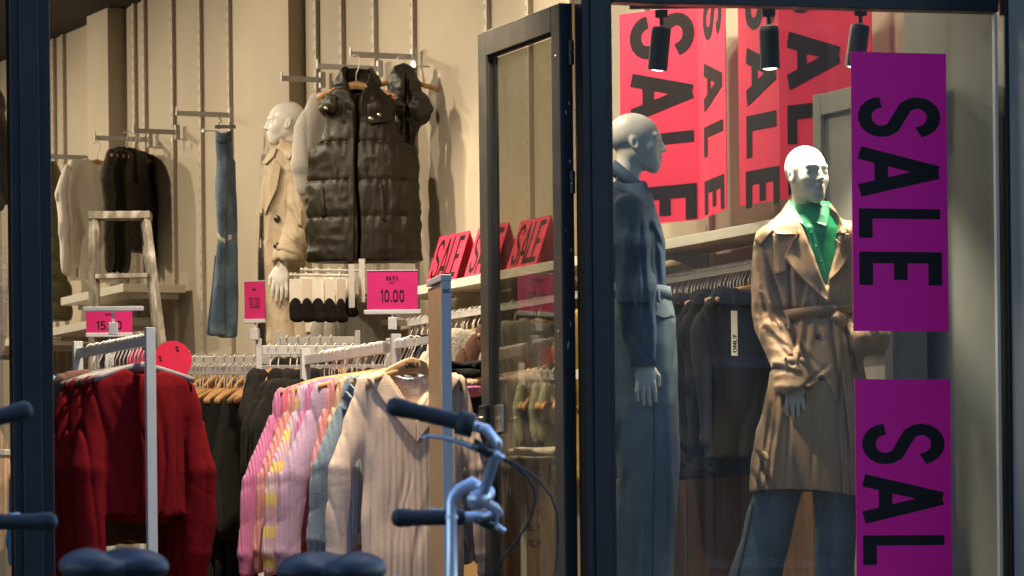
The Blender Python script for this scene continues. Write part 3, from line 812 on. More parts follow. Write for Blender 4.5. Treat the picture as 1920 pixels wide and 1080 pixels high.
# ---- folded pink posters hanging over the wall shelf -------------------------------
def vplane(p0, ang):
    """vertical plane through p0 whose direction makes `ang` degrees with the view axis, receding left"""
    d = Vector((-math.sin(R(ang)), math.cos(R(ang)))); return d, Vector((-d.y, d.x))
def poster(fold_px, fold_Y, angA, pxA, angB, pxB, ytopA, ybotA, lettersA, lettersB, label, linkX):
    f0 = at(fold_px, ybotA, fold_Y); fz1 = f0.z; P0 = Vector((f0.x, f0.y))
    zt = at(fold_px, ytopA, fold_Y).z
    root = empty('sale_poster', label, 'poster', (f0.x, f0.y, fz1))
    for nm, ang, px, letters in (('poster_face', angA, pxA, lettersA), ('poster_face', angB, pxB, lettersB)):
        d, n = vplane(P0, ang)
        e = on_plane(px, ybotA, n, P0, 0); e2 = Vector((e.x, e.y)) - P0; L = e2.length
        ux = e2.normalized(); 
        left = px < fold_px
        o3 = lambda s, z: Vector((ux.x * s, ux.y * s, z))
        nn = Vector((-ux.y, ux.x, 0)); nn = nn if nn.y < 0 else -nn
        h = zt - fz1
        q = [o3(.0, 0) , o3(L, 0), o3(L, h), o3(0, h)]
        m = MB().slab([p - nn * .0 for p in q], .004 * (1 if (q[1] - q[0]).cross(q[3] - q[0]).dot(nn) > 0 else -1))
        fo = m.obj(nm, M['pink'], root)
        m = MB()
        for ch, y0, y1, x0, x1 in letters:
            st, tw = text2d(ch, .185); tw = {'L': .52, 'E': .54, 'S': .62, 'A': .62}[ch]; lo = {'L': .01, 'E': .01, 'S': .0, 'A': -.02}[ch]
            sa = (Vector(on_plane(x0, 300, n, P0, 0).xy) - P0).dot(ux); sb = (Vector(on_plane(x1, 300, n, P0, 0).xy) - P0).dot(ux)
            mid = at((x0 + x1) / 2, (y0 + y1) / 2, 1); 
            pm = on_plane((x0 + x1) / 2, (y0 + y1) / 2, n, P0, 0); k = yat(pm)
            za = pm.z - fz1 + (y1 - y0) / 2 / k; zb = pm.z - fz1 - (y1 - y0) / 2 / k
            for i, (V, Fc) in enumerate(st):
                m.add([o3(sa + v[1] * (sb - sa), min(h, za + (v[0] - lo) / (tw - lo) * (zb - za))) + nn * (.0022 + .0001 * i) for v in V], Fc)
        m.obj('lettering', M['ink_brown'], fo)
    # two thin hanging wires up to the ceiling
    MB().tube([(0, 0, zt - fz1), (0, 0, CEIL - fz1)], .0015, 5).obj('hanging_wire', M['steel'], root)
    return root
poster(1311, 18.2, 48, 1165, 11, 1363, 8, 412,
       [('S', 28, 108, 1186, 1302), ('A', 134, 220, 1186, 1302), ('L', 251, 310, 1186, 1302), ('E', 350, 420, 1190, 1304)],
       [('S', -10, 70, 1322, 1355), ('A', 112, 200, 1322, 1356), ('L', 232, 290, 1322, 1357), ('E', 335, 402, 1322, 1357)],
       'folded pink SALE poster behind the denim shirt mannequin', 0)
poster(1463, 17.1, 27, 1387, 47, 1637, -70, 374,
       [('S', -20, 52, 1402, 1457), ('A', 86, 190, 1402, 1457), ('L', 214, 294, 1402, 1457), ('E', 318, 392, 1400, 1460)],
       [('S', -58, 22, 1480, 1578), ('A', 56, 160, 1480, 1578), ('L', 194, 268, 1480, 1578), ('E', 300, 366, 1480, 1578)],
       'folded pink SALE poster above the trench mannequin by the spotlights', 0)

# grey panelled cupboard side right behind the trench mannequin
cp = onwall(1580, 420, .32)
cb = empty('panel_cupboard', 'grey panelled cupboard behind the head of the trench mannequin', 'cupboard', (cp.x, cp.y, FLOOR), WROT)
hz = EYE + (HY - 172) * cp.y / F - FLOOR
MB().box((.10, .08, hz / 2), (.66, .14, hz)).obj('carcass', M['wall_dim'], cb, bevel=.004)
for xx in (-.20, .40): MB().box((xx, -.0, hz / 2), (.07, .022, hz - .004)).obj('door_stile', M['wall_dim'], cb, bevel=.004)
for zz in (hz - .05, .1, hz * .55): MB().box((.10, -.0, zz), (.528, .022, .09)).obj('door_rail', M['wall_dim'], cb, bevel=.004)

# ---- shelf with small SALE cards, along the wall --------------------------------------
def wall_shelf(pxa, pxb, py, depth, thick, label, group=None, at_front=True, brackets=()):
    p = onwall((pxa + pxb) / 2, py, depth); ta, tb = tpos(pxa, py, depth), tpos(pxb, py, depth)
    o = empty('wall_shelf', label, 'shelf', (WP.x, WP.y, p.z), WROT, group)
    MB().box((-(ta + tb) / 2, -depth / 2 - .034, -thick / 2), (abs(ta - tb), depth - .036, thick)).obj('shelf_board', M['shelf'], o, bevel=.002)
    for px in brackets:
        t = tpos(px, py, 0)
        MB().slab([(-t, -.034, -thick - .09), (-t, -depth * .8, -thick - .012), (-t, -depth * .8, -thick - .002), (-t, -.034, -thick - .002)], .006).obj('bracket', M['white_metal'], o)
    return p.z
ZS = wall_shelf(1478, 742, 476, .32, .045, 'long cream wall shelf under the pink SALE cards', brackets=(786, 925, 1081, 1222, 1338))
def card(px0, px1, ytop, ybot, label):
    b0, b1 = onwall(px0, ybot, .30), onwall(px1, ybot, .30)
    ta, tb = tpos(px0, ybot, .30), tpos(px1, ybot, .30)
    z0 = ZS + .002; k = yat(b0); h = (ybot - ytop) / k * .98
    o = empty('sale_card', label, 'sign', (WP.x, WP.y, z0), WROT)
    q = [Vector((-ta, -.30, 0)), Vector((-tb, -.30, 0)), Vector((-tb, -.215, h)), Vector((-ta, -.215, h))]
    if q[1].x < q[0].x: q = [q[1], q[0], q[3], q[2]]
    c = MB().slab(q, .004).obj('card', M['pink'], o)
    m = MB(); ux = (q[1] - q[0]); uy = (q[3] - q[0])
    lettering(m, 'SALE', q[0] + ux * .07 + uy * .07, ux.normalized(), uy.normalized(), uy.length * .86, ux.length * .88, .12, .0015)
    m.obj('lettering', M['ink_brown'], c)
    b = MB().slab([q[3] + Vector((0, .001, 0)), q[2] + Vector((0, .001, 0)), Vector((q[1].x, -.13, 0)), Vector((q[0].x, -.13, 0))], .003).obj('back_flap', M['pink'], o)
card(797, 853, 436, 530, 'small pink SALE card nearest the black puffer vest on shelf')
card(869, 926, 420, 516, 'small pink SALE card beside the lock edge of open door')
card(948, 1004, 405, 500, 'small pink SALE card seen through the glass door')

# other wall shelves deeper in the shop
def end_shelf(px, py, depth, length, thick, label, group=None):
    p = onwall(px, py, 0.02); t = tpos(px, py, .02)
    o = empty('wall_shelf', label, 'shelf', (WP.x, WP.y, p.z), WROT, group)
    MB().box((-(t + length / 2), -depth / 2 - .034, -thick / 2), (length, depth - .036, thick)).obj('shelf_board', M['shelf'], o, bevel=.002)
    for xx in (t + .1, t + length - .1):
        MB().box((-xx, -depth * .4 - .04, -thick - .018), (.012, depth * .7, .03)).obj('bracket', M['white_metal'], o)
    return p.z
end_shelf(357, 534, .44, 1.3, .05, 'cream wall shelf behind the weathered ladder')
end_shelf(312, 596, .40, 1.3, .05, 'lower cream wall shelf behind the weathered ladder')
end_shelf(762, 600, .44, .9, .05, 'cream wall shelf just under the KNITS price sign')
end_shelf(706, 574, .34, .7, .045, 'narrow cream wall shelf behind the hanging sock cards')
end_shelf(160, 634, .5, 1.3, .05, 'pale wall shelf beside the olive puffer coat')

# face-out arms on the wall
def arm(px1, py1, length, label, peg=True):
    p = onwall(px1, py1, .05)
    o = empty('garment_rail', label, 'garment rail', p, WROT, None)
    MB().box((0, -length / 2, 0), (.012, length, .030)).obj('flat_bar', M['white_metal'], o, bevel=.002)
    MB().box((0, -.0, -.0), (.034, .03, .09)).obj('bracket', M['white_metal'], o, bevel=.002)
    MB().box((0, -length - .003, .012), (.014, .006, .05)).obj('end_stop', M['white_metal'], o)
    return o
arm(776, 107, .36, 'uppermost flat garment rail holding the black puffer vest')
arm(712, 129, .36, 'flat garment rail between the vest arm and grey sweater arm')
arm(604, 150, .24, 'pale garment rail over the beige trench mannequin head')
arm(433, 216, .34, 'flat garment rail above the ripped jeans')
arm(332, 248, .28, 'flat garment rail to the right of the black tops')
arm(281, 262, .36, 'flat garment rail holding the black tops on hangers')
arm(170, 296, .34, 'pale garment rail above the white shirt')
def peg(px, py, label, ln=.10, disc=.012):
    p = onwall(px, py, .03)
    o = empty('wall_peg', label, 'peg', p, WROT)
    MB().tube([(0, 0, 0), (0, -ln, 0)], .005, 8).obj('rod', M['steel'], o)
    MB().lathe([(disc, -.003), (disc, .003)], 16, (0, -ln, 0), Matrix.Rotation(R(90), 3, 'X')).obj('end_disc', M['steel'], o)
peg(806, 125, 'metal wall peg right of the black puffer vest', .09, .03)
peg(352, 262, 'metal wall peg left of the ripped jeans')
peg(304, 277, 'metal wall peg right of the black tops')
peg(410, 246, 'metal wall peg at the waist of the ripped jeans')

# ================================================================== LAMPS (track spotlights and unseen ceiling ones, some added; each carries its own light)
def spotlight(loc, target, power, size, label, group, col=(1, .80, .54), blend=.7, rad=.035, visible=True, can=(.040, .175)):
    o = empty('track_spotlight', label, 'spotlight', loc, 0, group)
    d = (Vector(target) - Vector(loc)).normalized(); q = d.to_track_quat('-Z', 'Y'); Mx = q.to_matrix()
    c, L = can
    MB().box((0, 0, .0), (.05, .03, .03)).tube([(0, 0, -.01), (0, 0, -.045)], .009, 8).obj('track_adaptor', M['spot_black'], o)
    piv = Vector((0, 0, -.05))
    m = MB().lathe([(c * .5, 0), (c * .95, -.006), (c, -.02), (c, -L + .02), (c, -L), (c * .86, -L), (c * .84, -L + .012)], 24, piv - Mx @ Vector((0, 0, -.02)) * 0, Mx)
    cn = m.obj('lamp_can', M['spot_black'], o, smooth=False)
    lm = MB().lathe([(c * .82, -L + .004), (c * .5, -L - .002), (.002, -L - .004)], 20, piv, Mx).obj('lens', M['lens'], cn, smooth=True)
    ld = bpy.data.lights.new('spot_light', 'SPOT'); ld.energy = power * .41; ld.spot_size = R(size); ld.spot_blend = blend
    ld.color = col; ld.shadow_soft_size = rad
    lo = bpy.data.objects.new('spot_light', ld); C.objects.link(lo); lo.parent = o
    lo.location = piv + Mx @ Vector((0, 0, -L - .05)); lo.rotation_mode = 'QUATERNION'; lo.rotation_quaternion = q
    return o
GW = 'track spotlights over the display window'
YS = 16.26
trk = at(1180, 8, YS), at(1706, 14, YS)
tc_ = (trk[0] + trk[1]) / 2
o = MB().box((0, 0, 0), ((trk[1] - trk[0]).length, .036, .034)).obj('lighting_track', M['spot_black'], None, loc=(tc_.x, tc_.y, at(1440, 6, YS).z), bevel=.002)
tag(o, 'black ceiling track carrying three spotlights over the display window', 'lighting track')
MB().tube([(-.3, 0, .0), (-.3, 0, CEIL - tc_.z)], .006, 6).tube([(.3, 0, .0), (.3, 0, CEIL - tc_.z)], .006, 6).obj('drop_rod', M['spot_black'], o)
zt_ = at(1440, 10, YS).z - .03
def xs_(px): return at(px, 20, YS).x
WHITE = (1, .88, .66)
spotlight((xs_(1240), YS, zt_), (xs_(1240) - .20, YS + .25, 1.2), 5, 50, 'black track spotlight in front of the left pink poster', GW, WHITE)
spotlight((xs_(1441), YS, zt_), (xs_(1441) + .05, YS + .03, 1.2), 120, 104, 'middle black track spotlight with its lamp showing over the window', GW, WHITE)
spotlight((xs_(1613), YS, zt_), (xs_(1613) - .30, YS + .03, 1.1), 80, 100, 'black track spotlight beside the top of the upper magenta banner', GW, WHITE)
GI = 'spotlights on the shop ceiling above the clothes'
GL_ = 'warm spotlight on the shop ceiling aimed at the clothes wall'
for t, off, tt_, zz, p in ((14.2, 2.6, 13.0, 2.2, 230), (12.2, 2.6, 11.0, 2.2, 230), (10.2, 2.6, 9.0, 2.4, 165), (8.9, 2.7, 6.9, 2.4, 230), (6.4, 2.3, 5.2, 2.6, 200), (4.4, 2.0, 3.0, 2.4, 300), (3.0, 1.6, 1.6, 2.4, 130)):
    spotlight(wpt(t, off, CEIL - .02), wpt(tt_, 0, zz), p, 124, GL_, GI, rad=.05, blend=1.0, col=(1, .83, .60))
GR_ = 'warm unseen spotlight on the shop ceiling brightening racks and displays'
for x, y, tx, ty, tz, p in ((-.65, 15.8, -.60, 16.6, 1.2, 950), (-1.9, 16.6, -1.7, 17.6, 1.2, 200), (-1.5, 18.2, -1.0, 20.5, 2.0, 380), (-.25, 17.3, .65, 18.2, 2.8, 240), (-2.4, 20.0, -2.3, 22.2, 1.6, 240), (1.05, 16.1, 1.30, 17.0, 2.9, 90), (-.45, 16.0, 1.15, 16.3, 1.7, 70)):
    spotlight((x, y, CEIL - .02), (tx, ty, tz), p, 84, GR_, GI, rad=.06, blend=.9, col=(1, .83, .60))  # sock card, poster and trench mannequin entries added out of view to brighten them

spotlight((.72, 16.28, CEIL - .02), (1.15, 16.22, 1.75), 900, 27, 'warm narrow unseen spotlight added to brighten the tan trench coat', GI, rad=.04, blend=.6, col=(1, .83, .58))  # extra lamp out of view, added to lift the coat's upper half

spotlight(wpt(5.4, 2.7, CEIL - .02), wpt(5.4, .25, ZS + .1), 330, 40, 'warm narrow unseen spotlight added to brighten the small SALE cards', GI, rad=.05, blend=.9, col=(1, .83, .60))  # extra lamp out of view, added to brighten the cards on the shelf

# ================================================================== MANNEQUINS
PLAT = .862
def body_parts(root, Mh, hands):
    b = link('body', np_mesh('mannequin_body', *join_arrays([(*HEAD_PQ, Mh)])), M['skin'], root)
    for Mx in hands: link('hand', np_mesh('mannequin_hand', *join_arrays([(*HAND_PQ, Mx)])), M['skin'], b)
def local_frame(px, Y, z0):
    base = at(px, 700, Y); rx = base.x
    def q(px, py):
        p = at(px, py, Y); return p.x - rx, p.z - z0
    return rx, q
def rows(q, data, sc=1.0):
    out = []
    for r in data:
        py, a, b, t = r[:4]; cy = r[4] if len(r) > 4 else 0.
        x0, z = q(a, py); x1, _ = q(b, py)
        out.append((z, (x0 + x1) / 2, (x1 - x0) / 2, t, cy))
    return out
def shift(q, pts):    # [(px,py,y)] -> local points
    return [(q(a, b)[0], y, q(a, b)[1]) for a, b, y in pts]
def add_obj(name, VF, mt, parent, smooth=True, label=None):
    return link(name, make_mesh(name, VF[0], VF[1], smooth), mt, parent, label=label)
def button(parent, f, x, z, r=.011, mt=None, ylo=-.5, off=.002, name='button'):
    y = depth_of(f, np.array([x]), np.array([z]), ylo, .3)[0]
    if np.isnan(y): return
    MB().lathe([(r * .9, -.002), (r, .001), (r * .9, .004), (r * .55, .003), (r * .5, .004)], 14, (x, float(y) - off, z), Matrix.Rotation(R(90), 3, 'X')).obj(name, mt or M['button'], parent, smooth=True)
def ring_on(parent, name, c, axis, rx, ry, wd, mt, n=28):
    """a band of cloth round a limb"""
    ax = Vector(axis).normalized(); a = ax.cross(Vector((0, 1, 0))).normalized(); b = ax.cross(a)
    V = []
    for h, k in ((-wd / 2, 0), (wd / 2, 0), (wd / 2, -.006), (-wd / 2, -.006)):
        for i in range(n):
            t = 2 * math.pi * i / n
            V.append(Vector(c) + ax * h + a * (rx + k) * math.cos(t) + b * (ry + k) * math.sin(t))
    Fc = [(r * n + i, r * n + (i + 1) % n, ((r + 1) % 4) * n + (i + 1) % n, ((r + 1) % 4) * n + i) for r in range(4) for i in range(n)]
    return link(name, make_mesh(name, V, Fc, True), mt, parent)

# ---------------------------------------------------------------- tan trench mannequin in the window
Y2 = 16.25
rx2, q2 = local_frame(1515, Y2, PLAT)
m2 = empty('mannequin', 'white mannequin in tan belted trench coat and green shirt in window', 'mannequin', (rx2, Y2, PLAT))
coat2 = Loft(rows(q2, [(384, 1478, 1560, .055, .03), (404, 1462, 1576, .070, .02), (425, 1444, 1590, .088, .012), (455, 1436, 1598, .102), (520, 1446, 1604, .118, -.005), (575, 1468, 1606, .105, -.005), (602, 1474, 1606, .098), (628, 1462, 1612, .112), (700, 1442, 1622, .135), (790, 1426, 1630, .150), (870, 1415, 1636, .160), (944, 1407, 1642, .166)]), 2.3)
hx = q2(1515, 272)
cL = shift(q2, [(1446, 446, .0), (1438, 540, .01), (1446, 612, -.02), (1474, 686, -.125), (1478, 731, -.150)])
cR = shift(q2, [(1592, 446, .0), (1622, 540, .05), (1634, 632, .02), (1606, 640, -.10)])
zbelt, zhem, zv = q2(0, 602)[1], q2(0, 941)[1], q2(0, 545)[1]
xv, zv2 = q2(1545, 548)
CR2 = seg(q2, (1418, 470, 1436, 600), (1434, 480, 1462, 572, 1.2), (1424, 556, 1466, 640), (1430, 618, 1478, 662, 1.2), (1448, 640, 1488, 694), (1440, 690, 1492, 706), (1412, 520, 1424, 610, .8), (1474, 470, 1482, 596, 1.5),
    (1504, 535, 1492, 600), (1528, 556, 1548, 600), (1492, 612, 1478, 690, 1.3), (1512, 610, 1506, 660, .8), (1524, 610, 1538, 645), (1556, 612, 1568, 720, 1.2), (1498, 655, 1532, 694), (1546, 690, 1500, 730, .8), (1456, 745, 1432, 925, 1.4), (1446, 760, 1418, 935, 1.2),
    (1540, 715, 1566, 770), (1420, 850, 1446, 932), (1410, 885, 1432, 938, .8), (1524, 740, 1516, 930, .7), (1560, 780, 1566, 935, .7), (1478, 770, 1470, 930, .6))
def f_coat2(x, y, z):
    d = coat2(x, y, z)
    n = vn(x * 4 + 3, y * 3, z * 1.5 + 8, 3)
    lowr = np.clip((zbelt - z) / .35, 0, 1)
    d = d + .013 * lowr * (np.sin(x * 17 + n * 6 + 1) * .8 + 1.2 * np.exp(-(np.sin(x * 13 + n * 5 + 2) / .25) ** 2))
    gat = np.exp(-((z - zbelt) / .075) ** 2)
    d = d + .006 * gat * np.sin(x * 120 + n * 8)
    d = d + .010 * np.exp(-((z - zbelt) / .016) ** 2)
    a = chain(x, y, z, cL, [.056, .062, .062, .058, .070], .03)
    rel = np.clip((q2(0, 440)[1] - z) / .5, 0, 1)
    a = a + wr(x, y, z, 21, (7, 7, 9), .007)
    a = smax(a, -(z - (cL[-1][2] - .012) + (x - cL[-1][0]) * -.22), .004)
    b = chain(x, y, z, cR, [.062, .064, .066, .058], .03) + wr(x, y, z, 25, (9, 9, 8), .007)
    d = smin(d, b, .03); d = smin(d, a, .012)
    d = d + creases(x, z, CR2) * np.clip(.5 - y * 8, 0, 1)
    d = d + wr(x, y, z, 31, (7, 7, 3.2), .0055)
    # open front above the belt
    zz = (z - zv2)
    hw = np.clip(zz, 0, 1) * .30
    d = smax(d, -np.maximum(np.abs(x - xv + zz * .045) - hw, np.maximum(y + .0, -zz)), .006)
    # hollow hem and cuff
    d = smax(d, -np.maximum(d + .013, np.maximum(z - (zhem + .10), np.abs(x - coat2.cx[0]) - .3)), .003)
    d = smax(d, -(cap(x, y, z, cL[-2], (cL[-1][0], cL[-1][1], cL[-1][2] - .05), .048, .060)), .003)
    w_ = zhem + .010 * np.sin(x * 9 + 2) + .02 * np.clip(-x / .2, -1, 1) * .5
    return smax(d, w_ - z, .003)
me = sdf_mesh('trench_coat', f_coat2, (-.36, -.26, zhem - .03), (.36, .22, q2(0, 376)[1]), .0052, 1)
tc2 = link('trench_coat', me, M['trench'], m2)
sh2 = Loft(rows(q2, [(378, 1484, 1556, .050, .045), (395, 1478, 1562, .060, .03), (430, 1462, 1580, .082, .01), (520, 1462, 1592, .098, -.0), (600, 1490, 1590, .085)]), 2.2)
def f_sh2(x, y, z):
    return sh2(x, y, z) + wr(x, y, z, 41, (8, 8, 6), .004)
gs = link('green_shirt', sdf_mesh('green_shirt', f_sh2, (-.2, -.16, q2(0, 598)[1]), (.2, .16, q2(0, 380)[1]), .006, 1), M['green'], m2)
P = lambda *pts: [q2(a, b) for a, b in pts]
def lap(name, A, B, f=f_coat2, mt='trench', off=.012, th=.007, par=tc2, n=18, m=12, curl=.0, ylo=-.4):
    return add_obj(name, patch(f, P(*A), P(*B), off, th, n, m, ylo, .25, curl), M[mt], par)
lap('coat_collar', [(1479, 377), (1484, 400), (1492, 430), (1495, 446)], [(1474, 382), (1458, 408), (1445, 441), (1466, 443)], off=.020, curl=.012)
lap('coat_collar', [(1557, 380), (1555, 400), (1551, 428), (1549, 436)], [(1560, 384), (1574, 408), (1588, 441), (1565, 441)], off=.020, curl=.012)
lap('lapel', [(1494, 432), (1508, 455), (1530, 490), (1548, 530), (1556, 566)], [(1490, 446), (1466, 487), (1492, 524), (1530, 556), (1550, 572)], off=.014, curl=.016)
lap('lapel', [(1551, 428), (1549, 455), (1545, 485), (1541, 515), (1543, 535)], [(1560, 440), (1588, 486), (1570, 512), (1550, 530), (1545, 540)], off=.012, curl=.014)
lap('shirt_collar', [(1481, 372), (1490, 392), (1500, 412), (1508, 420)], [(1479, 378), (1478, 402), (1494, 419), (1506, 424)], f_sh2, 'green', .014, .004, gs, curl=.006)
lap('shirt_collar', [(1536, 386), (1532, 402), (1524, 418), (1522, 422)], [(1552, 382), (1554, 402), (1548, 428), (1527, 420)], f_sh2, 'green', .014, .004, gs, curl=.006)
lap('button_placket', [(1510, 424), (1522, 460), (1538, 520)], [(1520, 424), (1532, 460), (1546, 520)], f_sh2, 'green', .006, .004, gs, n=14, m=4)
for px, py in ((1518, 440), (1527, 466), (1537, 494)): button(gs, f_sh2, *q2(px, py), r=.006, mt=M['green'], off=.009)
# epaulette, storm flap, front edge, belt, cuff strap, buttons
lap('shoulder_tab', [(1466, 396), (1440, 420), (1412, 452)], [(1474, 402), (1452, 430), (1424, 464)], off=.010, n=12, m=6)
lap('storm_flap', [(1447, 441), (1448, 470), (1450, 520)], [(1490, 446), (1484, 470), (1472, 512)], off=.009, th=.005)
lap('storm_flap', [(1561, 441), (1566, 466), (1572, 500)], [(1588, 441), (1594, 466), (1597, 505)], off=.009, th=.005)
lap('front_edge', [(1556, 572), (1563, 640), (1574, 760), (1584, 930)], [(1559, 570), (1567, 640), (1578, 760), (1589, 930)], off=.006, th=.006, n=30, m=3)
lap('pocket_welt', [(1424, 852), (1436, 866)], [(1430, 846), (1441, 860)], off=.006, n=6, m=4)
bt = link('belt', make_mesh('belt', *coat2.band(zbelt - .020, zbelt + .020, .006, .008, 56, .10)), M['trench'], tc2)
kx, kz = q2(1566, 600)
fk_ = lambda x, y, z: smin(ell(x, y, z, (0, 0, 0), (.030, .018, .024)), ell(x, y, z, (.014, -.004, -.018), (.020, .014, .026)), .012) + wr(x, y, z, 77, (30, 30, 20), .004)
link('belt_knot', sdf_mesh('belt_knot', fk_, (-.05, -.04, -.06), (.06, .04, .05), .005, 1), M['trench'], bt, (kx, -.128, kz))
lap('belt_tail', [(1556, 606), (1568, 660), (1580, 760), (1590, 846)], [(1574, 600), (1586, 660), (1598, 760), (1608, 842)], off=.022, th=.006, par=bt, n=30, m=6)
lap('belt_tail', [(1556, 590), (1572, 596), (1592, 640), (1604, 700)], [(1562, 578), (1584, 590), (1606, 634), (1616, 698)], off=.026, th=.006, par=bt, n=20, m=6)
lap('belt_loop', [(1472, 590), (1474, 622)], [(1479, 590), (1481, 622)], off=.018, th=.005, par=bt, n=10, m=4)
for px, py in ((1529, 634), (1534, 712)): button(tc2, f_coat2, *q2(px, py), r=.0125)
button(tc2, f_coat2, *q2(1412, 470), r=.010)
ax = Vector(cL[3]) - Vector(cL[4])
cs = Vector(cL[3]) * .95 + Vector(cL[4]) * .05
cu = ring_on(tc2, 'cuff_strap', cs, ax, .070, .070, .030, M['trench'])
MB().box((0, 0, 0), (.012, .010, .050), M=Matrix.Rotation(R(-10), 3, 'Y')).obj('strap_loop', M['trench'], cu, loc=cs + Vector((-.012, -.072, .004)), bevel=.002)
# jeans under the coat
lg = [Loft(rows(q2, [(880, 1425, 1520, .10, .03), (960, 1404, 1494, .095, .03), (1010, 1392, 1484, .095, .03), (1060, 1376, 1470, .10, .02), (1100, 1362, 1462, .105, .02)])),
      Loft(rows(q2, [(880, 1520, 1606, .10, .05), (960, 1528, 1606, .095, .05), (1060, 1530, 1604, .10, .05), (1100, 1528, 1606, .105, .05)]))]
f_j2 = lambda x, y, z: np.minimum(lg[0](x, y, z), lg[1](x, y, z)) + wr(x, y, z, 51, (6, 6, 4), .006)
j2 = link('jeans', sdf_mesh('jeans', f_j2, (-.36, -.14, .004), (.3, .22, q2(0, 890)[1]), .009, 1), M['denim_mid'], m2)
lap('side_seam', [(1409, 946), (1398, 1000), (1378, 1085)], [(1413, 946), (1403, 1000), (1383, 1085)], f_j2, 'stitch', .003, .003, j2, n=16, m=3)
# body: head and hands in one mesh
hz2 = hx[1] - .235
hand_l = TR((q2(1483, 716)[0], -.150, q2(1483, 716)[1]), rz=0, ry=-4, rx=6, s=(1, 1, 1))
hand_r = TR((q2(1612, 634)[0], -.10, q2(1612, 634)[1]), ry=48, rz=0, s=(-1, 1, 1))
body_parts(m2, TR((hx[0] + .002, .0, hz2), rz=27, rx=-3), [hand_l, hand_r])

# ---------------------------------------------------------------- denim mannequin, seen from its right side
Y1 = 16.2
rx1, q1 = local_frame(1200, Y1, PLAT)
m1 = empty('mannequin', 'white bald mannequin in dark denim shirt and wide jeans beside mullion', 'mannequin', (rx1, Y1, PLAT))
P1 = lambda *pts: [q1(a, b) for a, b in pts]
shirt1 = Loft(rows(q1, [(340, 1150, 1212, .060), (366, 1136, 1218, .115), (392, 1124, 1228, .160), (425, 1118, 1240, .178), (450, 1118, 1245, .176), (500, 1122, 1246, .155), (528, 1128, 1247, .142), (548, 1136, 1246, .130), (562, 1142, 1242, .122)]), 2.2)
aN = shift(q1, [(1176, 398, -.150), (1180, 470, -.200), (1188, 560, -.215), (1200, 640, -.215), (1203, 690, -.215)])
aF = shift(q1, [(1180, 398, .150), (1172, 470, .200), (1180, 560, .215), (1204, 640, .215), (1212, 690, .215)])
RA = [.062, .076, .078, .064, .042]
cuffz = q1(0, 693)[1]
CR1 = seg(q1, (1164, 402, 1158, 540, 1.2), (1180, 398, 1186, 575, 1.3), (1196, 408, 1206, 610, 1.2), (1170, 520, 1190, 645, 1.2), (1204, 555, 1197, 655), (1186, 590, 1199, 662, 1.2), (1212, 600, 1206, 660), (1152, 430, 1150, 560), (1216, 425, 1240, 470), (1226, 450, 1234, 540), (1222, 395, 1214, 440, .8), (1176, 600, 1192, 660))
def f_s1(x, y, z):
    d = shirt1(x, y, z) + wr(x, y, z, 61, (6, 5, 4), .005)
    n = vn(x * 5, y * 5, z * 2, 63)
    zr = np.clip((q1(0, 400)[1] - z) / .1, 0, 1)
    for pts in (aN, aF):
        a = chain(x, y, z, pts, RA, .03)
        a = a + zr * (.006 * np.sin(x * 95 + n * 9) + wr(x, y, z, 66, (7, 7, 7), .006))
        d = smin(d, a, .016)
    d = d + creases(x, z, CR1, .009, .008) * np.clip(.3 - y * 6, 0, 1)
    d = smax(d, -ell(x, y, z, (q1(1183, 0)[0], 0, q1(0, 335)[1]), (.055, .055, .045)), .006)
    return smax(d, cuffz - z, .004)
st1 = link('denim_shirt', sdf_mesh('denim_shirt', f_s1, (-.23, -.32, cuffz - .02), (.16, .32, q1(0, 330)[1]), .0065, 1), M['denim_dark'], m1)
cb1 = ring_on(st1, 'cuff', Vector(aN[-1]) + Vector((-.002, 0, .030)), (-.05, 0, 1), .050, .044, .075, M['denim_dark'])
ring_on(st1, 'cuff', Vector(aF[-1]) + Vector((-.002, 0, .030)), (-.05, 0, 1), .050, .044, .075, M['denim_dark'])
# collar: stand + fall as a tilted band round the neck
V, Fc = [], []; n = 40; cxn, czn = q1(1184, 352)
for (h, o, rr) in ((-.010, 0, 1.), (.030, -.006, 1.), (.034, 0, 1.02), (-.012, .012, 1.06), (-.016, .007, 1.06)):
    for k in range(n + 1):
        a = R(12) + (2 * math.pi - R(24)) * k / n
        c, s_ = math.cos(a), math.sin(a)
        tip = max(0, c) ** 3
        V.append((cxn + (.066 + o) * rr * c + .012 * tip, (.060 + o) * rr * s_, czn + h - (.062 * c) - (.020 * tip if h < 0 else .012 * tip) + .012))
for r_ in range(4):
    for k in range(n):
        a = r_ * (n + 1) + k; Fc.append((a, a + 1, a + n + 2, a + n + 1))
ob = link('shirt_collar', make_mesh('shirt_collar', V, Fc, True), M['denim_dark'], st1)
so_ = ob.modifiers.new('cloth', 'SOLIDIFY'); so_.thickness = .004
for px, py in ((1213, 384), (1224, 412), (1233, 445)):
    x, z = q1(px, py); MB().lathe([(.006, -.002), (.006, .002)], 10, (x + .004, -.03, z), Matrix.Rotation(R(60), 3, 'Y')).obj('button', M['brass'], st1)
jl = Loft(rows(q1, [(548, 1138, 1252, .135), (600, 1134, 1266, .165), (650, 1136, 1270, .178), (705, 1142, 1270, .182), (760, 1148, 1268, .172), (830, 1158, 1264, .120), (900, 1172, 1254, .04)]), 2.3)
ln_ = [Loft(rows(q1, [(610, 1165, 1250, .03, -.088), (700, 1148, 1264, .080, -.088), (760, 1147, 1271, .092, -.092), (850, 1154, 1272, .090, -.092), (950, 1155, 1264, .090, -.092), (1040, 1153, 1258, .092, -.092), (1110, 1152, 1258, .094, -.092)]), 2.2),
       Loft(rows(q1, [(610, 1165, 1250, .03, .088), (700, 1148, 1264, .080, .088), (850, 1162, 1276, .090, .092), (1040, 1163, 1264, .092, .092), (1110, 1163, 1262, .094, .092)]), 2.2)]
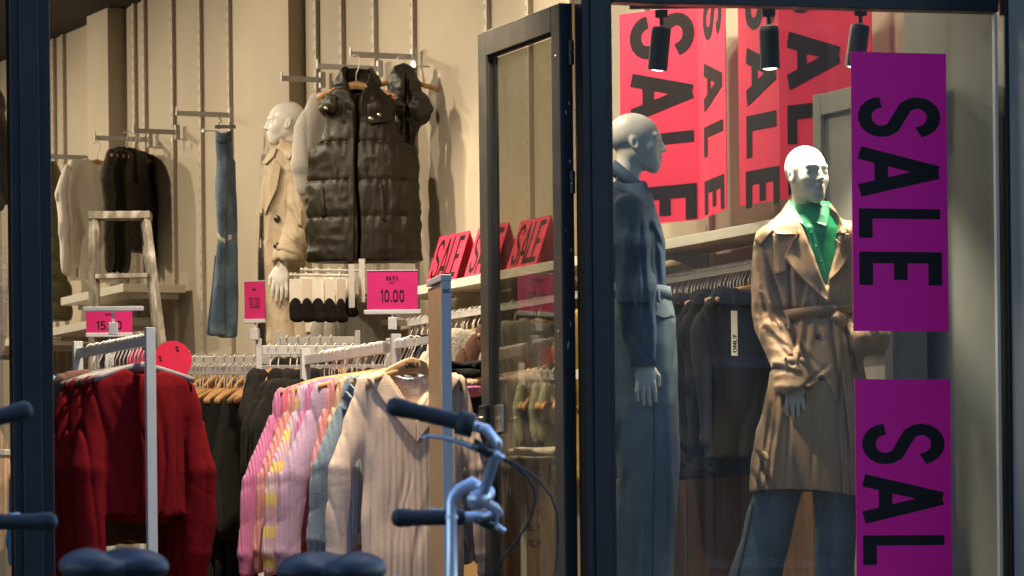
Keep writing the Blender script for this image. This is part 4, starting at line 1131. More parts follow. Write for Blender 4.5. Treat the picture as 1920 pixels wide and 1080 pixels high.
CRJ = seg(q1, (1164, 740, 1158, 900), (1262, 640, 1256, 740), (1180, 700, 1206, 730, .6), (1240, 780, 1246, 960, .8), (1170, 900, 1166, 1080, .8), (1250, 900, 1240, 1060), (1196, 960, 1192, 1080, .6))
def f_j1(x, y, z):
    d = smin(smin(jl(x, y, z), ln_[0](x, y, z), .02), ln_[1](x, y, z), .02)
    return d + wr(x, y, z, 71, (6, 6, 2.2), .006) + creases(x, z, CRJ, .008, .010)
j1 = link('jeans', sdf_mesh('jeans', f_j1, (-.22, -.23, .004), (.19, .24, q1(0, 545)[1]), .0075, 1), M['denim_mid'], m1)
P_ = P
P = lambda *pts: [q1(a, b) for a, b in pts]
lap('side_seam', [(1220, 566), (1222, 700), (1222, 900), (1219, 1090)], [(1223, 566), (1225, 700), (1225, 900), (1222, 1090)], f_j1, 'stitch', .003, .003, j1, n=50, m=3)
link('waistband', make_mesh('waistband', *jl.band(q1(0, 572)[1], q1(0, 549)[1], .004, .008, 56, -.05)), M['denim_mid'], j1)
lap('pocket_edge', [(1224, 590), (1240, 598), (1262, 592)], [(1224, 595), (1240, 603), (1264, 597)], f_j1, 'stitch', .003, .003, j1, n=12, m=3)
lap('belt_loop', [(1230, 548), (1231, 572)], [(1235, 548), (1236, 572)], f_j1, 'denim_mid', .012, .004, j1, n=6, m=3)
for px, py in ((1226, 594), (1256, 594)): button(j1, f_j1, *q1(px, py), r=.005, mt=M['brass'], name='rivet')
hx1 = q1(1193, 212)
body_parts(m1, TR((hx1[0] + .006, 0, hx1[1] - .236), rz=86, rx=1), [TR((q1(1205, 686)[0], -.215, q1(1205, 686)[1]), rz=0, ry=-3, s=(1.05, 1.05, 1.05)), TR((q1(1212, 686)[0], .215, q1(1212, 686)[1]), rz=180, s=(-1, 1, 1))])

# ---------------------------------------------------------------- beige trench mannequin on the wall
Y3 = 22.2
BASE3 = EYE + (HY - 905) * Y3 / F
rx3, q3 = local_frame(530, Y3, BASE3)
m3 = empty('mannequin', 'white mannequin in open beige trench coat turned left by the puffer vest', 'mannequin', (rx3, Y3, BASE3))
P = lambda *pts: [q3(a, b) for a, b in pts]
pb = onwall(530, 905, .3)
MB().box((0, .05, -(BASE3 - FLOOR) / 2), (.62, .60, BASE3 - FLOOR)).obj('plinth_box', M['shelf'], None, loc=(rx3, Y3, BASE3 - .003), rz=WROT, bevel=.003)
tag(bpy.data.objects['plinth_box'], 'cream display plinth under the beige trench mannequin', 'plinth')
coat3 = Loft(rows(q3, [(268, 520, 556, .06, .02), (290, 503, 566, .10), (312, 496, 572, .125), (350, 493, 578, .13), (410, 490, 578, .12), (470, 488, 580, .13), (560, 492, 590, .15), (660, 496, 596, .165), (740, 496, 600, .17)]), 2.3)
a3 = shift(q3, [(558, 305, -.10), (566, 390, -.14), (560, 440, -.16), (541, 492, -.19)])
hem3 = q3(0, 735)[1]
CR3 = seg(q3, (500, 330, 498, 450, 1.3), (546, 330, 568, 420), (544, 395, 572, 450, 1.3), (534, 445, 562, 472), (552, 440, 574, 470), (512, 420, 508, 560), (524, 440, 530, 600), (550, 520, 560, 680), (510, 600, 512, 730), (540, 300, 556, 350))
def f_c3(x, y, z):
    d = coat3(x, y, z) + .008 * np.sin(x * 42 + vn(x * 4, y * 4, z * 2, 81) * 6) * np.clip((q3(0, 420)[1] - z) / .4, .15, 1)
    a = chain(x, y, z, a3, [.07, .072, .068, .072], .03) + wr(x, y, z, 83, (7, 7, 8), .007)
    a = smax(a, q3(0, 498)[1] - z, .006)
    b = chain(x, y, z, shift(q3, [(512, 310, .12), (500, 400, .18), (500, 490, .18)]), [.065, .066, .06], .03)
    d = smin(smin(d, a, .012), b, .02)
    d = d + wr(x, y, z, 85, (6, 6, 3), .008)
    d = d + creases(x, z, CR3, .013, .012) * np.clip(.5 - y * 6, 0, 1)
    return smax(d, hem3 - z, .004)
c3 = link('trench_coat', sdf_mesh('trench_coat', f_c3, (-.22, -.30, hem3 - .02), (.26, .30, q3(0, 262)[1]), .0085, 1), M['trench2'], m3)
lap('coat_collar', [(526, 262), (524, 280), (540, 302)], [(556, 268), (556, 290), (546, 306)], f_c3, 'trench2', .02, .006, c3, n=10, m=8)
lap('coat_collar', [(515, 276), (505, 290), (488, 304)], [(521, 282), (516, 298), (500, 312)], f_c3, 'trench2', .016, .006, c3, n=10, m=6)
lap('lapel', [(516, 300), (508, 340), (496, 400)], [(530, 318), (522, 360), (500, 405)], f_c3, 'trench2', .018, .006, c3, n=16, m=8, curl=.01)
lap('inner_lining', [(488, 400), (483, 470), (484, 640), (488, 733)], [(494, 392), (496, 470), (500, 640), (502, 733)], f_c3, 'button', .006, .004, c3, n=24, m=4)
ax3 = Vector(a3[2]) - Vector(a3[3]); cs3 = Vector(a3[3]) * .75 + Vector(a3[2]) * .25
ring_on(c3, 'cuff_strap', cs3, ax3, .080, .080, .034, M['trench2'])
for px, py in ((522, 414), (523, 467)): button(c3, f_c3, *q3(px, py), r=.019, off=.012)
lap('pocket_flap', [(556, 395), (562, 430)], [(570, 400), (570, 432)], f_c3, 'trench2', .012, .006, c3, n=8, m=6)
h3 = q3(532, 190)
body_parts(m3, TR((h3[0], 0, h3[1] - .236), rz=-78), [TR((q3(531, 506)[0], -.19, q3(531, 506)[1]), ry=5, s=(-1.15, 1.15, 1.15))])
legs3 = Loft([(.0, .07, .10, .09), (hem3 + .08, .07, .12, .10)])
link('trousers', sdf_mesh('trousers', lambda x, y, z: legs3(x, y, z), (-.15, -.15, .0), (.25, .15, hem3 + .06), .015), M['black'], m3)

# ================================================================== RACKS, GARMENTS AND SIGNS
me_crew, _ = garment_mesh('knit_sweater', .0075, W=.195, L=.74, sl=.68, sr=.058, fs=.10, cuff=.036, th=.050, seed=3, fold=.010, puff=.006)
me_crew2, _ = garment_mesh('knit_sweater', .0075, W=.20, L=.70, sl=.72, sr=.060, fs=.11, cuff=.040, th=.054, seed=9, fold=.012, puff=.012)
me_red, f_red = garment_mesh('red_sweater', .007, W=.185, L=.60, sl=.74, sr=.062, cuff=.046, th=.060, seed=5, fold=.011, puff=.016, wrinkle=.007)
me_red2, _ = garment_mesh('red_sweater', .008, W=.185, L=.62, sl=.77, sr=.062, cuff=.046, th=.058, seed=15, fold=.012, puff=.020, wrinkle=.007)
me_tee, _ = garment_mesh('tee', .011, W=.22, L=.72, sl=.30, sr=.075, cuff=.075, th=.032, seed=6, fold=.010)
me_coat, _ = garment_mesh('long_jacket', .010, W=.225, L=.84, sl=.62, sr=.072, cuff=.050, th=.060, seed=8, fold=.016, flare=1.1, wrinkle=.010)
me_coat2, _ = garment_mesh('long_jacket', .010, W=.225, L=.78, sl=.60, sr=.076, cuff=.055, th=.065, seed=18, fold=.018, flare=1.15, wrinkle=.012)
me_shirt, _ = garment_mesh('shirt', .010, W=.22, L=.78, sl=.62, sr=.07, cuff=.045, th=.045, seed=11, fold=.014)
me_top, _ = garment_mesh('blouse', .009, W=.20, L=.70, sl=.74, sr=.062, cuff=.04, th=.038, seed=12, fold=.012, wrinkle=.012)
me_grey, f_grey = garment_mesh('grey_sweater', .009, W=.22, L=.50, sl=.46, sr=.08, cuff=.055, th=.05, seed=13, fold=.008)
VK = dict(W=.215, L=.90, sl=.76, sr=.056, fs=.075, shoulder=.21, cuff=.040, th=.052, seed=4, neck='v', fold=.005, puff=.0, wrinkle=.005)
me_v, f_v = garment_mesh('vneck_sweater', .0058, **VK)

def post_rack(p0, length, ang, zrail, label, mt, post=(.040, .026), both=True, name='clothes_rack', rail_h=.042, over=0.0):
    """free-standing rail: origin at the floor under the near post, local +x along the rail"""
    o = empty(name, label, 'clothes rack', (p0.x, p0.y, FLOOR), ang)
    zr = zrail - FLOOR
    MB().box((0, 0, (zr + .03) / 2), (post[1], post[0], zr + .03)).obj('post', mt, o, bevel=.002)
    if both: MB().box((length, 0, (zr + .03) / 2), (post[1], post[0], zr + .03)).obj('post', mt, o, bevel=.002)
    MB().box((length / 2, 0, zr - rail_h / 2), (length - post[1] - .002, .018, rail_h)).obj('rail', mt, o, bevel=.002)
    MB().box((length / 2, 0, .02), (length + .1, .05, .03)).obj('base_bar', mt, o)
    for xx in ((0, length) if both else (0,)): MB().box((xx, 0, .05), (.05, .48, .03)).obj('foot', mt, o)
    return o
AW = R(90) + A23       # direction of racks that run parallel to the long wall
def along(p0, ang, d, z): return Vector((p0.x + math.cos(ang) * d, p0.y + math.sin(ang) * d, z))
rnd = random.Random(5)
ORD = ('first', 'second', 'third', 'fourth', 'fifth', 'sixth', 'seventh', 'eighth', 'ninth', 'tenth')
HK = -.006

# ---- red rack ---------------------------------------------------------------------
pr = at(281, 628, 16.0); ZR = pr.z
post_rack(pr, .95, AW, ZR, 'white metal clothes rack carrying the crimson sweaters', M['white_metal'])
GRED = 'crimson sweaters hung on the white rack'
for i, d in enumerate((.10, .20, .29, .39, .49)):
    y = A23 + rnd.uniform(-.10, .10) - (.05 if i == 0 else 0)
    p = along(pr, AW, d, ZR)
    hanger(p, y, 'grey wooden hanger holding a crimson sweater', 'hangers of the crimson sweaters', M['grey_wood'])
    lab = 'front crimson puff sleeve sweater behind the white rack post' if i == 0 else ('second', 'third', 'fourth', 'last')[i - 1] + ' crimson sweater back from the white rack post'
    garment('sweater', me_red if i % 2 == 0 else me_red2, M['red'], p + Vector((0, 0, -.03)), y, lab, 'sweater', GRED)
for d, mt, c, lab in ((.58, 'brown_knit', me_crew, 'brown sweater hung behind the crimson ones on the rack'), (.67, 'blue_cloth', me_crew2, 'bright blue sweater hung at the far end of the crimson rack'), (.76, 'black', me_crew, 'black sweater hung last behind the bright blue one')):
    p = along(pr, AW, d, ZR); y = A23 + rnd.uniform(-.06, .06)
    hanger(p, y, 'grey wooden hanger at the far end of the crimson rack', 'hangers at the end of the crimson rack', M['grey_wood'])
    garment('sweater', c, M[mt], p, y, lab, 'sweater')
for k in range(5):
    p = along(pr, AW, .14 + k * .10 + rnd.uniform(-.02, .02), ZR)
    hanger(p, A23 + rnd.uniform(-.15, .15), 'grey wooden hanger holding a crimson sweater', 'hangers of the crimson sweaters', M['grey_wood'])

# T-shaped sign holder on the red rack (no card in it)
def sign_holder(pbar, width, zrail, label, card=None, mt=None, rz=0.0, cat='sign'):
    """bar on a stem clamped to a rail; card = (width, height, [(text, x0, y0, w, h)])"""
    o = empty('sign_holder' if not card else 'price_sign', label, cat, (pbar.x, pbar.y, zrail), rz)
    h = pbar.z - zrail; mt = mt or M['white_metal']
    MB().box((0, 0, h), (width, .022, .018)).obj('top_bar', mt, o, bevel=.002)
    MB().box((0, 0, h / 2), (.010, .008, abs(h) - .016)).obj('stem', mt, o)
    MB().box((0, 0, .012), (.036, .032, .05)).obj('clamp', mt, o, bevel=.002)
    if card:
        cw, ch, lines = card
        c = MB().box((0, -.001, h + .010 + ch / 2), (cw, .004, ch)).obj('card', M['signred'], o)
        MB().box((0, -.001, h + .010 + ch + .002), (cw + .004, .007, .004)).obj('card_edge', mt, c)
        m = MB()
        for tx, x, y, wd, hh in lines:
            lettering(m, tx, (-cw / 2 + x * cw, -.0035, h + .010 + y * ch), (1, 0, 0), (0, 0, 1), hh * ch, wd * cw, .13 if hh > .2 else .16, .0006)
        m.obj('lettering', M['ink'], c)
    return o
sign_holder(at(212, 579, 16.35), .245, at(207, 622, 16.35).z, 'empty pale T-shaped sign holder on the crimson sweater rack', cat='sign holder', rz=.0)

# ---- knit rack ----------------------------------------------------------------------
pk = at(742, 640, 16.55); ZK = pk.z
post_rack(pk, 1.05, AW, ZK, 'white metal clothes rack carrying the pastel knits', M['white_metal'], both=True)
vf = at(757, 628, 16.28); y0 = A23 - .06
MB().box((0, 0, 0), (.02, .46, .03)).obj('rail_end', M['white_metal'], [o for o in bpy.data.objects if o.name.startswith('clothes_rack')][-1]).location = (-.24, 0, ZK - FLOOR - .015)
bpy.data.objects['rail_end'].rotation_euler = (0, 0, R(90))
vp = along(pk, AW, -.26, ZK) + Vector((-.035, 0, 0))
hf = hanger(vp, y0, 'front wooden hanger with a printed brand word holding the oatmeal sweater', None, M['pale_wood'])
barf = [c for c in hf.children if 'bar' in c.name][0]
barf.scale = (1, 1.1, 1.7); barf.location = (0, 0, .095); barf['label'] = 'broad pale wooden bar with a printed word'
m = MB(); lettering(m, 'ONLY', (-.030, -.0098, -.128), (1, 0, 0), (0, 0, 1), .014, .06, .17, .0006); m.obj('lettering', M['ink'], barf)
hanger(along(pk, AW, -.235, ZK), y0 + .12, 'second wooden hanger just behind the front printed hanger', None, M['pale_wood'])
ov = garment('vneck_sweater', me_v, M['oat'], vp + Vector((0, 0, -.02)), y0, 'oatmeal ribbed V neck sweater facing front on the knit rack', 'sweater')
# ribbed V collar, neck label and hang tag
tp = -.085
for s in (-1, 1):
    A = [(s * .124, tp - .030), (s * .085, tp - .10), (s * .040, tp - .172), (0, tp - .232)]
    B = [(s * .198, tp - .058), (s * .145, tp - .145), (s * .076, tp - .236), (0, tp - .325)]
    link('collar_band', make_mesh('collar_band', *patch(f_v, A, B, .008, .006, 26, 8, -.12, .05)), M['oat_rib'], ov)
link('neck_band', make_mesh('neck_band', *patch(f_v, [(-.122, tp - .032), (0, tp - .072), (.122, tp - .032)], [(-.116, tp - .064), (0, tp - .106), (.116, tp - .064)], .003, .004, 20, 5, .0, .08)), M['oat'], ov)
m = MB().box((.012, .006, tp - .110), (.040, .003, .022)); m.obj('neck_label', M['white_cloth'], ov)
MB().slab([(.075, -.066, tp - .20), (.100, -.066, tp - .235), (.118, -.066, tp - .222), (.093, -.066, tp - .187)], .001).obj('price_tag', M['white_ink'], ov)
GK = 'wooden hangers on the knit rack'
knits = [(-.13, 'skyknit', me_crew, 'pale blue sweater hung directly behind the oatmeal V neck'),
         (.02, 'bluegrey', me_crew2, 'blue grey sweater with ruffled shoulder on the knit rack'),
         (.09, 'peach', me_crew, 'peach sweater squeezed between blue grey and coral knits'),
         (.19, 'coral', me_crew, 'coral pink ribbed sweater between blue grey and lilac knits'),
         (.36, 'lilac', me_crew2, 'lilac chunky sweater with slanting ribs on the knit rack'),
         (.44, 'mauve', me_crew, 'mauve pink sweater showing below the lilac one'),
         (.57, 'stripe', me_crew2, 'pink and yellow striped sweater on the knit rack'),
         (.50, 'lilac', me_crew, 'second lilac sweater between the mauve and striped knits'),
         (.65, 'coral', me_crew2, 'second coral sweater behind the striped knit'),
         (.82, 'mauve', me_crew2, 'plum pink sweater peeping out at the far left of the knits'),
         (.73, 'hotpink', me_crew, 'raspberry pink sweater hung furthest back of the bright knits')]
for d, mt, me, lab in knits:
    p = along(pk, AW, d, ZK); y = A23 + rnd.uniform(-.10, .06)
    hanger(p, y, 'wooden hanger with white hook on the pastel knit rack', GK)
    g = garment('sweater', me, M[mt], p + Vector((0, 0, -.02)), y, lab, 'sweater', None, (1.0, 1, 1.0 + rnd.uniform(-.04, .04)))
    if mt == 'bluegrey':
        for k in range(3):
            fl = []; n = 26
            V = []; Fc = []
            for i in range(n):
                u = i / (n - 1)
                for j in range(4):
                    v = j / 3
                    a = math.sin(u * 26 + k) * .014 * v
                    V.append((-.20 + .06 * v - .02 * k + .05 * (1 - u) * 0 + a, -.065 - .012 * v * (k + 1) * .4 + .09 * u - .045, -.13 - .03 * k - .075 * v - .05 * abs(u - .5) + a * .6))
            for i in range(n - 1):
                for j in range(3): q = i * 4 + j; Fc.append((q, q + 1, q + 5, q + 4))
            r_ = link('ruffle', make_mesh('ruffle', V, Fc), M['bluegrey'], g); sdm = r_.modifiers.new('cloth', 'SOLIDIFY'); sdm.thickness = .006
for k in range(16):
    d = -.15 + k * .062 + rnd.uniform(-.032, .032)
    hanger(along(pk, AW, d, ZK), A23 + rnd.uniform(-.22, .22), 'wooden hanger with white hook on the pastel knit rack', GK)
for d, mt in ((.90, 'black'), (.94, 'black2'), (.98, 'black'), (1.01, 'black2')):
    p = along(pk, AW, d, ZK)
    garment('jacket', me_tee, M[mt], p, A23 + rnd.uniform(-.1, .1), 'dark top at the hidden back of the pastel knit rack', 'top', 'dark tops behind the pastel knits')
ks = sign_holder(at(736, 585, 16.55), .232, at(738, 612, 16.55).z, 'bright pink KNITS 10.00 price sign over the knit rack',
    (.207, .158, [('KNITS', .38, .76, .24, .10), ('NOW', .455, .675, .09, .03), ('10.00', .245, .20, .51, .31)]) if False else
    (.207, .158, [('KNITS', .38, .76, .24, .10), ('NOW', .455, .675, .09, .03), ('10.00', .245, .20, .51, .31)]))

# ---- back rack with its post and price sign, black tees rack --------------------------
pb_ = at(485, 648, 18.0); ZB = pb_.z; AB = R(6)
post_rack(pb_, .58, AB, ZB, 'white metal rack with dark tops behind the pastel knits', M['white_metal'])
for k in range(13):
    p = along(pb_, AB, .05 + k * .042 + rnd.uniform(-.008, .008), ZB); y = R(68) + rnd.uniform(-.12, .12)
    hanger(p, y, 'wooden hanger with white hook beside the white rack post', 'hangers on the dark tops rack')
    if k % 2 == 0: garment('top', me_tee, M['black' if k % 4 else 'black2'], p, y, ORD[k // 2] + ' black top from the white rack post behind the striped knit', 'top', 'black tops beside the white rack post')
sign_holder(at(478, 602, 17.98), .10, at(484, 632, 17.98).z, 'small dull pink 10.00 price sign on the back rack post',
    (.094, .165, [('10.00', .22, .28, .56, .30), ('NOW', .40, .76, .2, .06)]), rz=-.25)
pt = at(345, 686, 18.6); ZT_ = pt.z; AT = R(3)
rt = post_rack(pt, .95, AT, ZT_, 'white metal rack of black tees behind the crimson sweaters', M['white_metal'])
for k in range(15):
    p = along(pt, AT, .03 + k * .0215 + rnd.uniform(-.010, .010), ZT_); y = R(62) + rnd.uniform(-.10, .10)
    hanger(p, y, 'wooden hanger with white hook on the black tee rack', 'hangers on the black tee rack')
    if k % 2 == 0: garment('tee', me_tee, M['black' if k % 4 else 'black2'], p, y, ORD[k // 2] + ' black tee from the left on the middle rack', 'tee', 'black tees on the middle rack').scale = (1, 1, 1.42)
# second white rail further back
pq = at(352, 668, 20.4)
post_rack(pq, .72, AT, pq.z, 'white rail half hidden behind the black tee rack', M['white_metal'])
for k in range(7):
    p = along(pq, AT, .04 + k * .05, pq.z)
    hanger(p, R(70) + rnd.uniform(-.1, .1), 'wooden hanger on the half hidden white rail', 'hangers on the half hidden rail')
pq2 = at(520, 632, 20.2)
post_rack(pq2, .40, AT, pq2.z, 'white rail with bare hooks below the beige trench coat', M['white_metal'])
for k in range(5):
    p = along(pq2, AT, .05 + k * .055, pq2.z); hanger(p, R(78), 'wooden hanger on the bare rail below the trench coat', 'hangers on the rail below the trench coat')
    garment('top', me_tee, M['black2'], p, R(78), 'dark top on the rail below the beige trench coat', 'top', 'dark tops on the rail below the trench coat')

# 15.00 sign and round sign
p15 = at(205, 628, 17.3)
sign_holder(p15, .20, p15.z - .12, 'dull pink 15.00 price sign behind the crimson sweater rack', (.197, .100, [('15.00', .20, .12, .60, .38), ('NOW', .42, .74, .14, .08)]))
MB().box((0, 0, 0), (.03, .03, p15.z - .12 - FLOOR)).obj('sign_post', M['white_metal'], [o for o in bpy.data.objects if o.get('label', '').startswith('dull pink 15.00')][0]).location = (0, 0, -(p15.z - .12 - FLOOR) / 2)
def disc_sign(px, py, Y, rp, label, marks):
    c = at(px, py, Y); r = rp * Y / F
    o = empty('round_sign', label, 'sign', (c.x, c.y, FLOOR), -.1)
    zc = c.z - FLOOR
    dk = MB().lathe([(r, -.002), (r, .002)], 40, (0, 0, zc), Matrix.Rotation(R(90), 3, 'X')).obj('disc', M['round'], o)
    MB().box((0, .008, zc / 2), (.02, .01, zc)).obj('stem', M['white_metal'], o); MB().box((0, 0, .01), (.25, .25, .02)).obj('foot', M['white_metal'], o)
    m = MB()
    for tx, x, z, h in marks: lettering(m, tx, (x * r, -.0024, zc + z * r), (1, 0, 0), (0, 0, 1), h * r, None, .15, .0006)
    m.obj('lettering', M['ink'], dk)
disc_sign(323, 676, 17.6, 37, 'round hot pink sign between crimson sweaters and black tees', [('%', -.70, -.05, .3), ('%', .18, .42, .3), ('%', .05, -.78, .3)])
disc_sign(262, 678, 17.9, 24, 'smaller round hot pink sign half hidden by the rack post', [('%', -.3, .1, .4)])

# ---- rail under the long wall shelf --------------------------------------------------------
prl = onwall(1322, 505, .24); ZL = prl.z
rl = empty('wall_rail', 'white clothes rail under the long cream wall shelf', 'clothes rail', (WP.x, WP.y, ZL), WROT)
ta, tb = tpos(1420, 485, .24), tpos(765, 590, .24)
MB().box((-(ta + tb) / 2, -.24, -.019), (tb - ta, .016, .036)).obj('rail', M['white_metal'], rl, bevel=.002)
for px in (786, 925, 1081, 1222, 1338):
    t = tpos(px, 560, 0); MB().box((-t, -.135, .012), (.014, .21, .03)).obj('rail_bracket', M['white_metal'], rl)
GWH = 'hangers on the wall rail behind the window mannequins'
t0_, t1_ = tpos(1408, 490, .24), tpos(1232, 520, .24)
nh = 30
for k in range(nh):
    t = t0_ + (t1_ - t0_) * k / (nh - 1) + rnd.uniform(-.014, .014)
    p = wpt(t, .24, ZL); y = A23 + .12 + rnd.uniform(-.22, .22)
    hanger(p, y, 'wooden hanger with white hook between the two window mannequins', GWH)
    if k % 3 == 1:
        j = k // 3
        g = garment('jacket', me_coat if j % 2 else me_coat2, M['black' if j % 3 else 'black2'], p, y, 'black jacket with a white swing tag between the window mannequins' if k == 4 else ORD[j] + ' black jacket from the tan trench coat on the wall rail', 'jacket', 'black jackets behind the window mannequins')
        if k == 4: tagged = g
mt_ = onwall(1377, 625, .47)
tg = empty('swing_tag', 'white swing tag with a black brand word on black jacket', 'tag', mt_, A23)
kq = yat(mt_)
tgb = MB().box((0, 0, 0), (13 / kq, .002, 84 / kq)).obj('tag_card', M['white_ink'], tg, bevel=.0008)
m = MB(); lettering(m, 'ONLY', (4.0 / kq, -.0012, -36 / kq), (0, 0, 1), (-1, 0, 0), 8 / kq, 36 / kq, .18, .0005); m.obj('lettering', M['ink'], tgb)
MB().tube([(0, 0, 42 / kq), (.004, .01, 60 / kq), (.01, .03, 78 / kq)], .0012, 5).obj('string', M['ink'], tg)
p = wpt(tpos(1150, 560, .24), .24, ZL)
garment('top', me_coat, M['mustard'], p, A23, 'mustard yellow top peeping out left of the denim mannequin', 'top')
# deeper part of the rail: fleece and black jackets right of the security gate
for px, mt, me, lab in ((905, 'fleece', me_coat2, 'cream fleece jacket on the wall rail beside the open door'), (888, 'fleece', me_coat, 'second cream fleece jacket behind the first on the wall rail'),
                        (868, 'fur', me_coat2, 'fuzzy black jacket behind the cream fleece jackets'), (840, 'black', me_coat, 'black jacket on the wall rail behind the security gate'), (815, 'fur', me_coat2, 'fuzzy black jacket on the wall rail left of the security gate'),
                        (790, 'black2', me_coat, 'faded black jacket at the deep end of the wall rail'), (1010, 'grey_marl', me_coat, 'grey marl jacket seen through the open glass door'), (965, 'brown_knit', me_coat2, 'brown jacket seen through the open glass door')):
    t = tpos(px, 575, .24); p = wpt(t, .24, ZL); y = A23 + rnd.uniform(-.06, .10)
    hanger(p, y, 'wooden hanger with white hook at the deep end of the wall rail', 'hangers at the deep end of the wall rail')
    garment('jacket', me, M[mt], p, y, lab, 'jacket')
for k in range(14):
    t = tpos(770 + k * 10.5, 580, .24); p = wpt(t, .24, ZL)
    hanger(p, A23 + rnd.uniform(-.15, .15), 'wooden hanger with white hook at the deep end of the wall rail', 'hangers at the deep end of the wall rail')

# ---- rail of pale green tops seen through the door, boxes below -----------------------------------
pd = at(978, 694, 17.4)
post_rack(pd, .34, R(4), pd.z, 'low white rail of sage tops behind the open glass door', M['white_metal'])
for k in range(6):
    p = along(pd, R(4), .03 + k * .028, pd.z); y = R(72) + rnd.uniform(-.1, .1)
    hanger(p, y, 'wooden hanger on the low rail behind the glass door', 'hangers on the low rail behind the door')
    if k % 2 == 0: garment('top', me_tee, M['sage'], p, y, 'sage green top on the low rail behind the glass door', 'top', 'sage tops behind the glass door').scale = (.6, .45, .55)
def carton(px0, px1, py0, py1, Y, label, lines, depth=.3, rz=.1, mt='card', lmt='white_ink'):
    a, b = at(px0, py1, Y), at(px1, py0, Y); wd, hh = b.x - a.x, b.z - a.z
    o = empty('carton', label, 'carton', ((a.x + b.x) / 2, Y, a.z), rz)
    bx = MB().box((0, depth / 2, hh / 2), (wd, depth, hh)).obj('box_body', M[mt], o, bevel=.003)
    MB().box((0, depth / 2, hh + .0022), (wd - .004, .05, .0015)).obj('tape', M['pale_wood'], o)
    m = MB()
    for tx, x, z, w_, h_ in lines: lettering(m, tx, (-wd / 2 + x * wd, -.0008, z * hh), (1, 0, 0), (0, 0, 1), h_ * hh, w_ * wd, .15, .0008)
    if lines: m.obj('lettering', M[lmt], bx)
    return o
tb_ = at(930, 1120, 17.5)
tbl = empty('display_table', 'low brown wooden display table behind the open doorway', 'table', (tb_.x, 17.6, FLOOR), .1)
htab = tb_.z - FLOOR
MB().box((0, 0, htab - .02), (1.1, .7, .04)).obj('tabletop', M['brownwood'], tbl, bevel=.003)
for sx in (-.5, .5):
    for sy in (-.3, .3): MB().box((sx, sy, (htab - .04) / 2), (.05, .05, htab - .04)).obj('leg', M['brownwood'], tbl)
carton(858, 921, 893, 1118, 17.3, 'brown carton with large white lettering right of the security gate', [('of', .18, .74, .22, .12), ('F', .38, .42, .55, .40)])
carton(940, 1036, 872, 1118, 17.45, 'brown carton with dark printed lines behind the glass door', [('ONLY', .3, .62, .5, .05), ('ONLY', .3, .5, .5, .05), ('ONLY', .3, .38, .5, .05)], lmt='ink_brown')
carton(880, 926, 744, 890, 17.35, 'tall black box standing on the brown lettered carton', [], mt='black2', depth=.2)
def folded_stack(px, py, Y, wd, cols, label, th=.035, rz=.15, cat='folded clothes', group=None):
    c = at(px, py, Y); o = empty('folded_stack', label, cat, c, rz, group); z = 0
    for i, k in enumerate(cols):
        f = lambda x, y, zz, i=i: np.maximum((np.abs(x / (wd / 2)) ** 4 + np.abs(y / .16) ** 4 + np.abs((zz - th / 2) / (th / 2 + .002)) ** 4) ** .25 - 1, -9) * th / 2 + wr(x, y, zz, 90 + i, (9, 9, 20), .004)
        g = link('folded_garment', sdf_mesh('folded_garment', f, (-wd / 2 - .02, -.19, -.012), (wd / 2 + .02, .19, th + .014), .009, 1), M[k], o); g.location = (rnd.uniform(-.01, .01), 0, z); z += th
    return o
folded_stack(1000, 872, 17.3, .20, ['grey_marl', 'fleece'], 'folded striped grey clothes on the carton behind the door')
folded_stack(858, 742, 17.2, .22, ['mauve', 'peach', 'black', 'black'], 'pile of folded pink and black clothes right of the security gate')

# ---- security gate in the doorway --------------------------------------------------------------
gc = at(841, 1000, 15.9)
sg = empty('security_gate', 'tall tan and grey security gate panel standing in the doorway', 'security gate', (gc.x, 15.9, FLOOR), R(11))
hg = at(841, 521, 15.9).z - FLOOR
MB().box((0, .002, hg / 2), (.040, .006, hg)).obj('edge_strip', M['gate_grey'], sg, bevel=.001)
MB().box((0, .160, hg / 2 - .01), (.036, .306, hg - .02)).obj('panel', M['gate_tan'], sg, bevel=.002)
MB().box((0, .16, hg + .001), (.044, .33, .026)).obj('cap', M['gate_grey'], sg, bevel=.003)
m = MB(); lettering(m, 'SOS', (-.013, -.0015, hg - .060), (1, 0, 0), (0, 0, 1), .016, .027, .2, .0006); m.obj('lettering', M['brown_knit'], sg)
MB().box((0, .16, .015), (.16, .42, .03)).obj('foot_plate', M['gate_grey'], sg, bevel=.003)

# ---- clothes on the left part of the wall --------------------------------------------------------
def on_arm(px, py, Y, rz, me, mt, lab, cat, sc=1, name='garment', group=None, wood='wood', off=(0, 0, 0)):
    p = at(px, py, Y)
    h = hanger(p, rz, 'wooden hanger of ' + ' '.join(lab.split()[:13]), None, M[wood])
    g = garment(name, me, M[mt], p, rz, lab, cat, group)
    if sc != 1: g.scale = (sc, sc, sc); h.scale = (sc, sc, sc)
    return g
on_arm(182, 268, 26.2, R(36), me_shirt, 'white_cloth', 'long white shirt on the wall left of the black tops', 'shirt', 1.05, 'shirt')
for i, (px, lab) in enumerate(((236, 'black blouse with lace sleeve on the flat arm, first from left'), (243, 'black blouse on the flat arm, second from left'), (252, 'black blouse on the flat arm, third from left'), (259, 'black blouse on the flat arm, nearest the wall'))):
    on_arm(px, 248 + i, 25.5 + i * .05, R(60 + 3 * i), me_top, 'lace' if i in (0, 3) else 'black', lab, 'blouse', .95, 'blouse')
on_arm(652, 138, 22.0, R(25), me_grey, 'grey_knit', 'pale grey sweater on the arm behind the puffer vest', 'sweater', 1.0, 'sweater')
for px, py in ((660, 513), (680, 513)):
    on_arm(px, py, 21.6, R(52), me_grey, 'grey_marl', 'grey marl sweater behind the KNITS sign, %s' % ('left one' if px == 660 else 'right one'), 'sweater', 1.0, 'sweater')
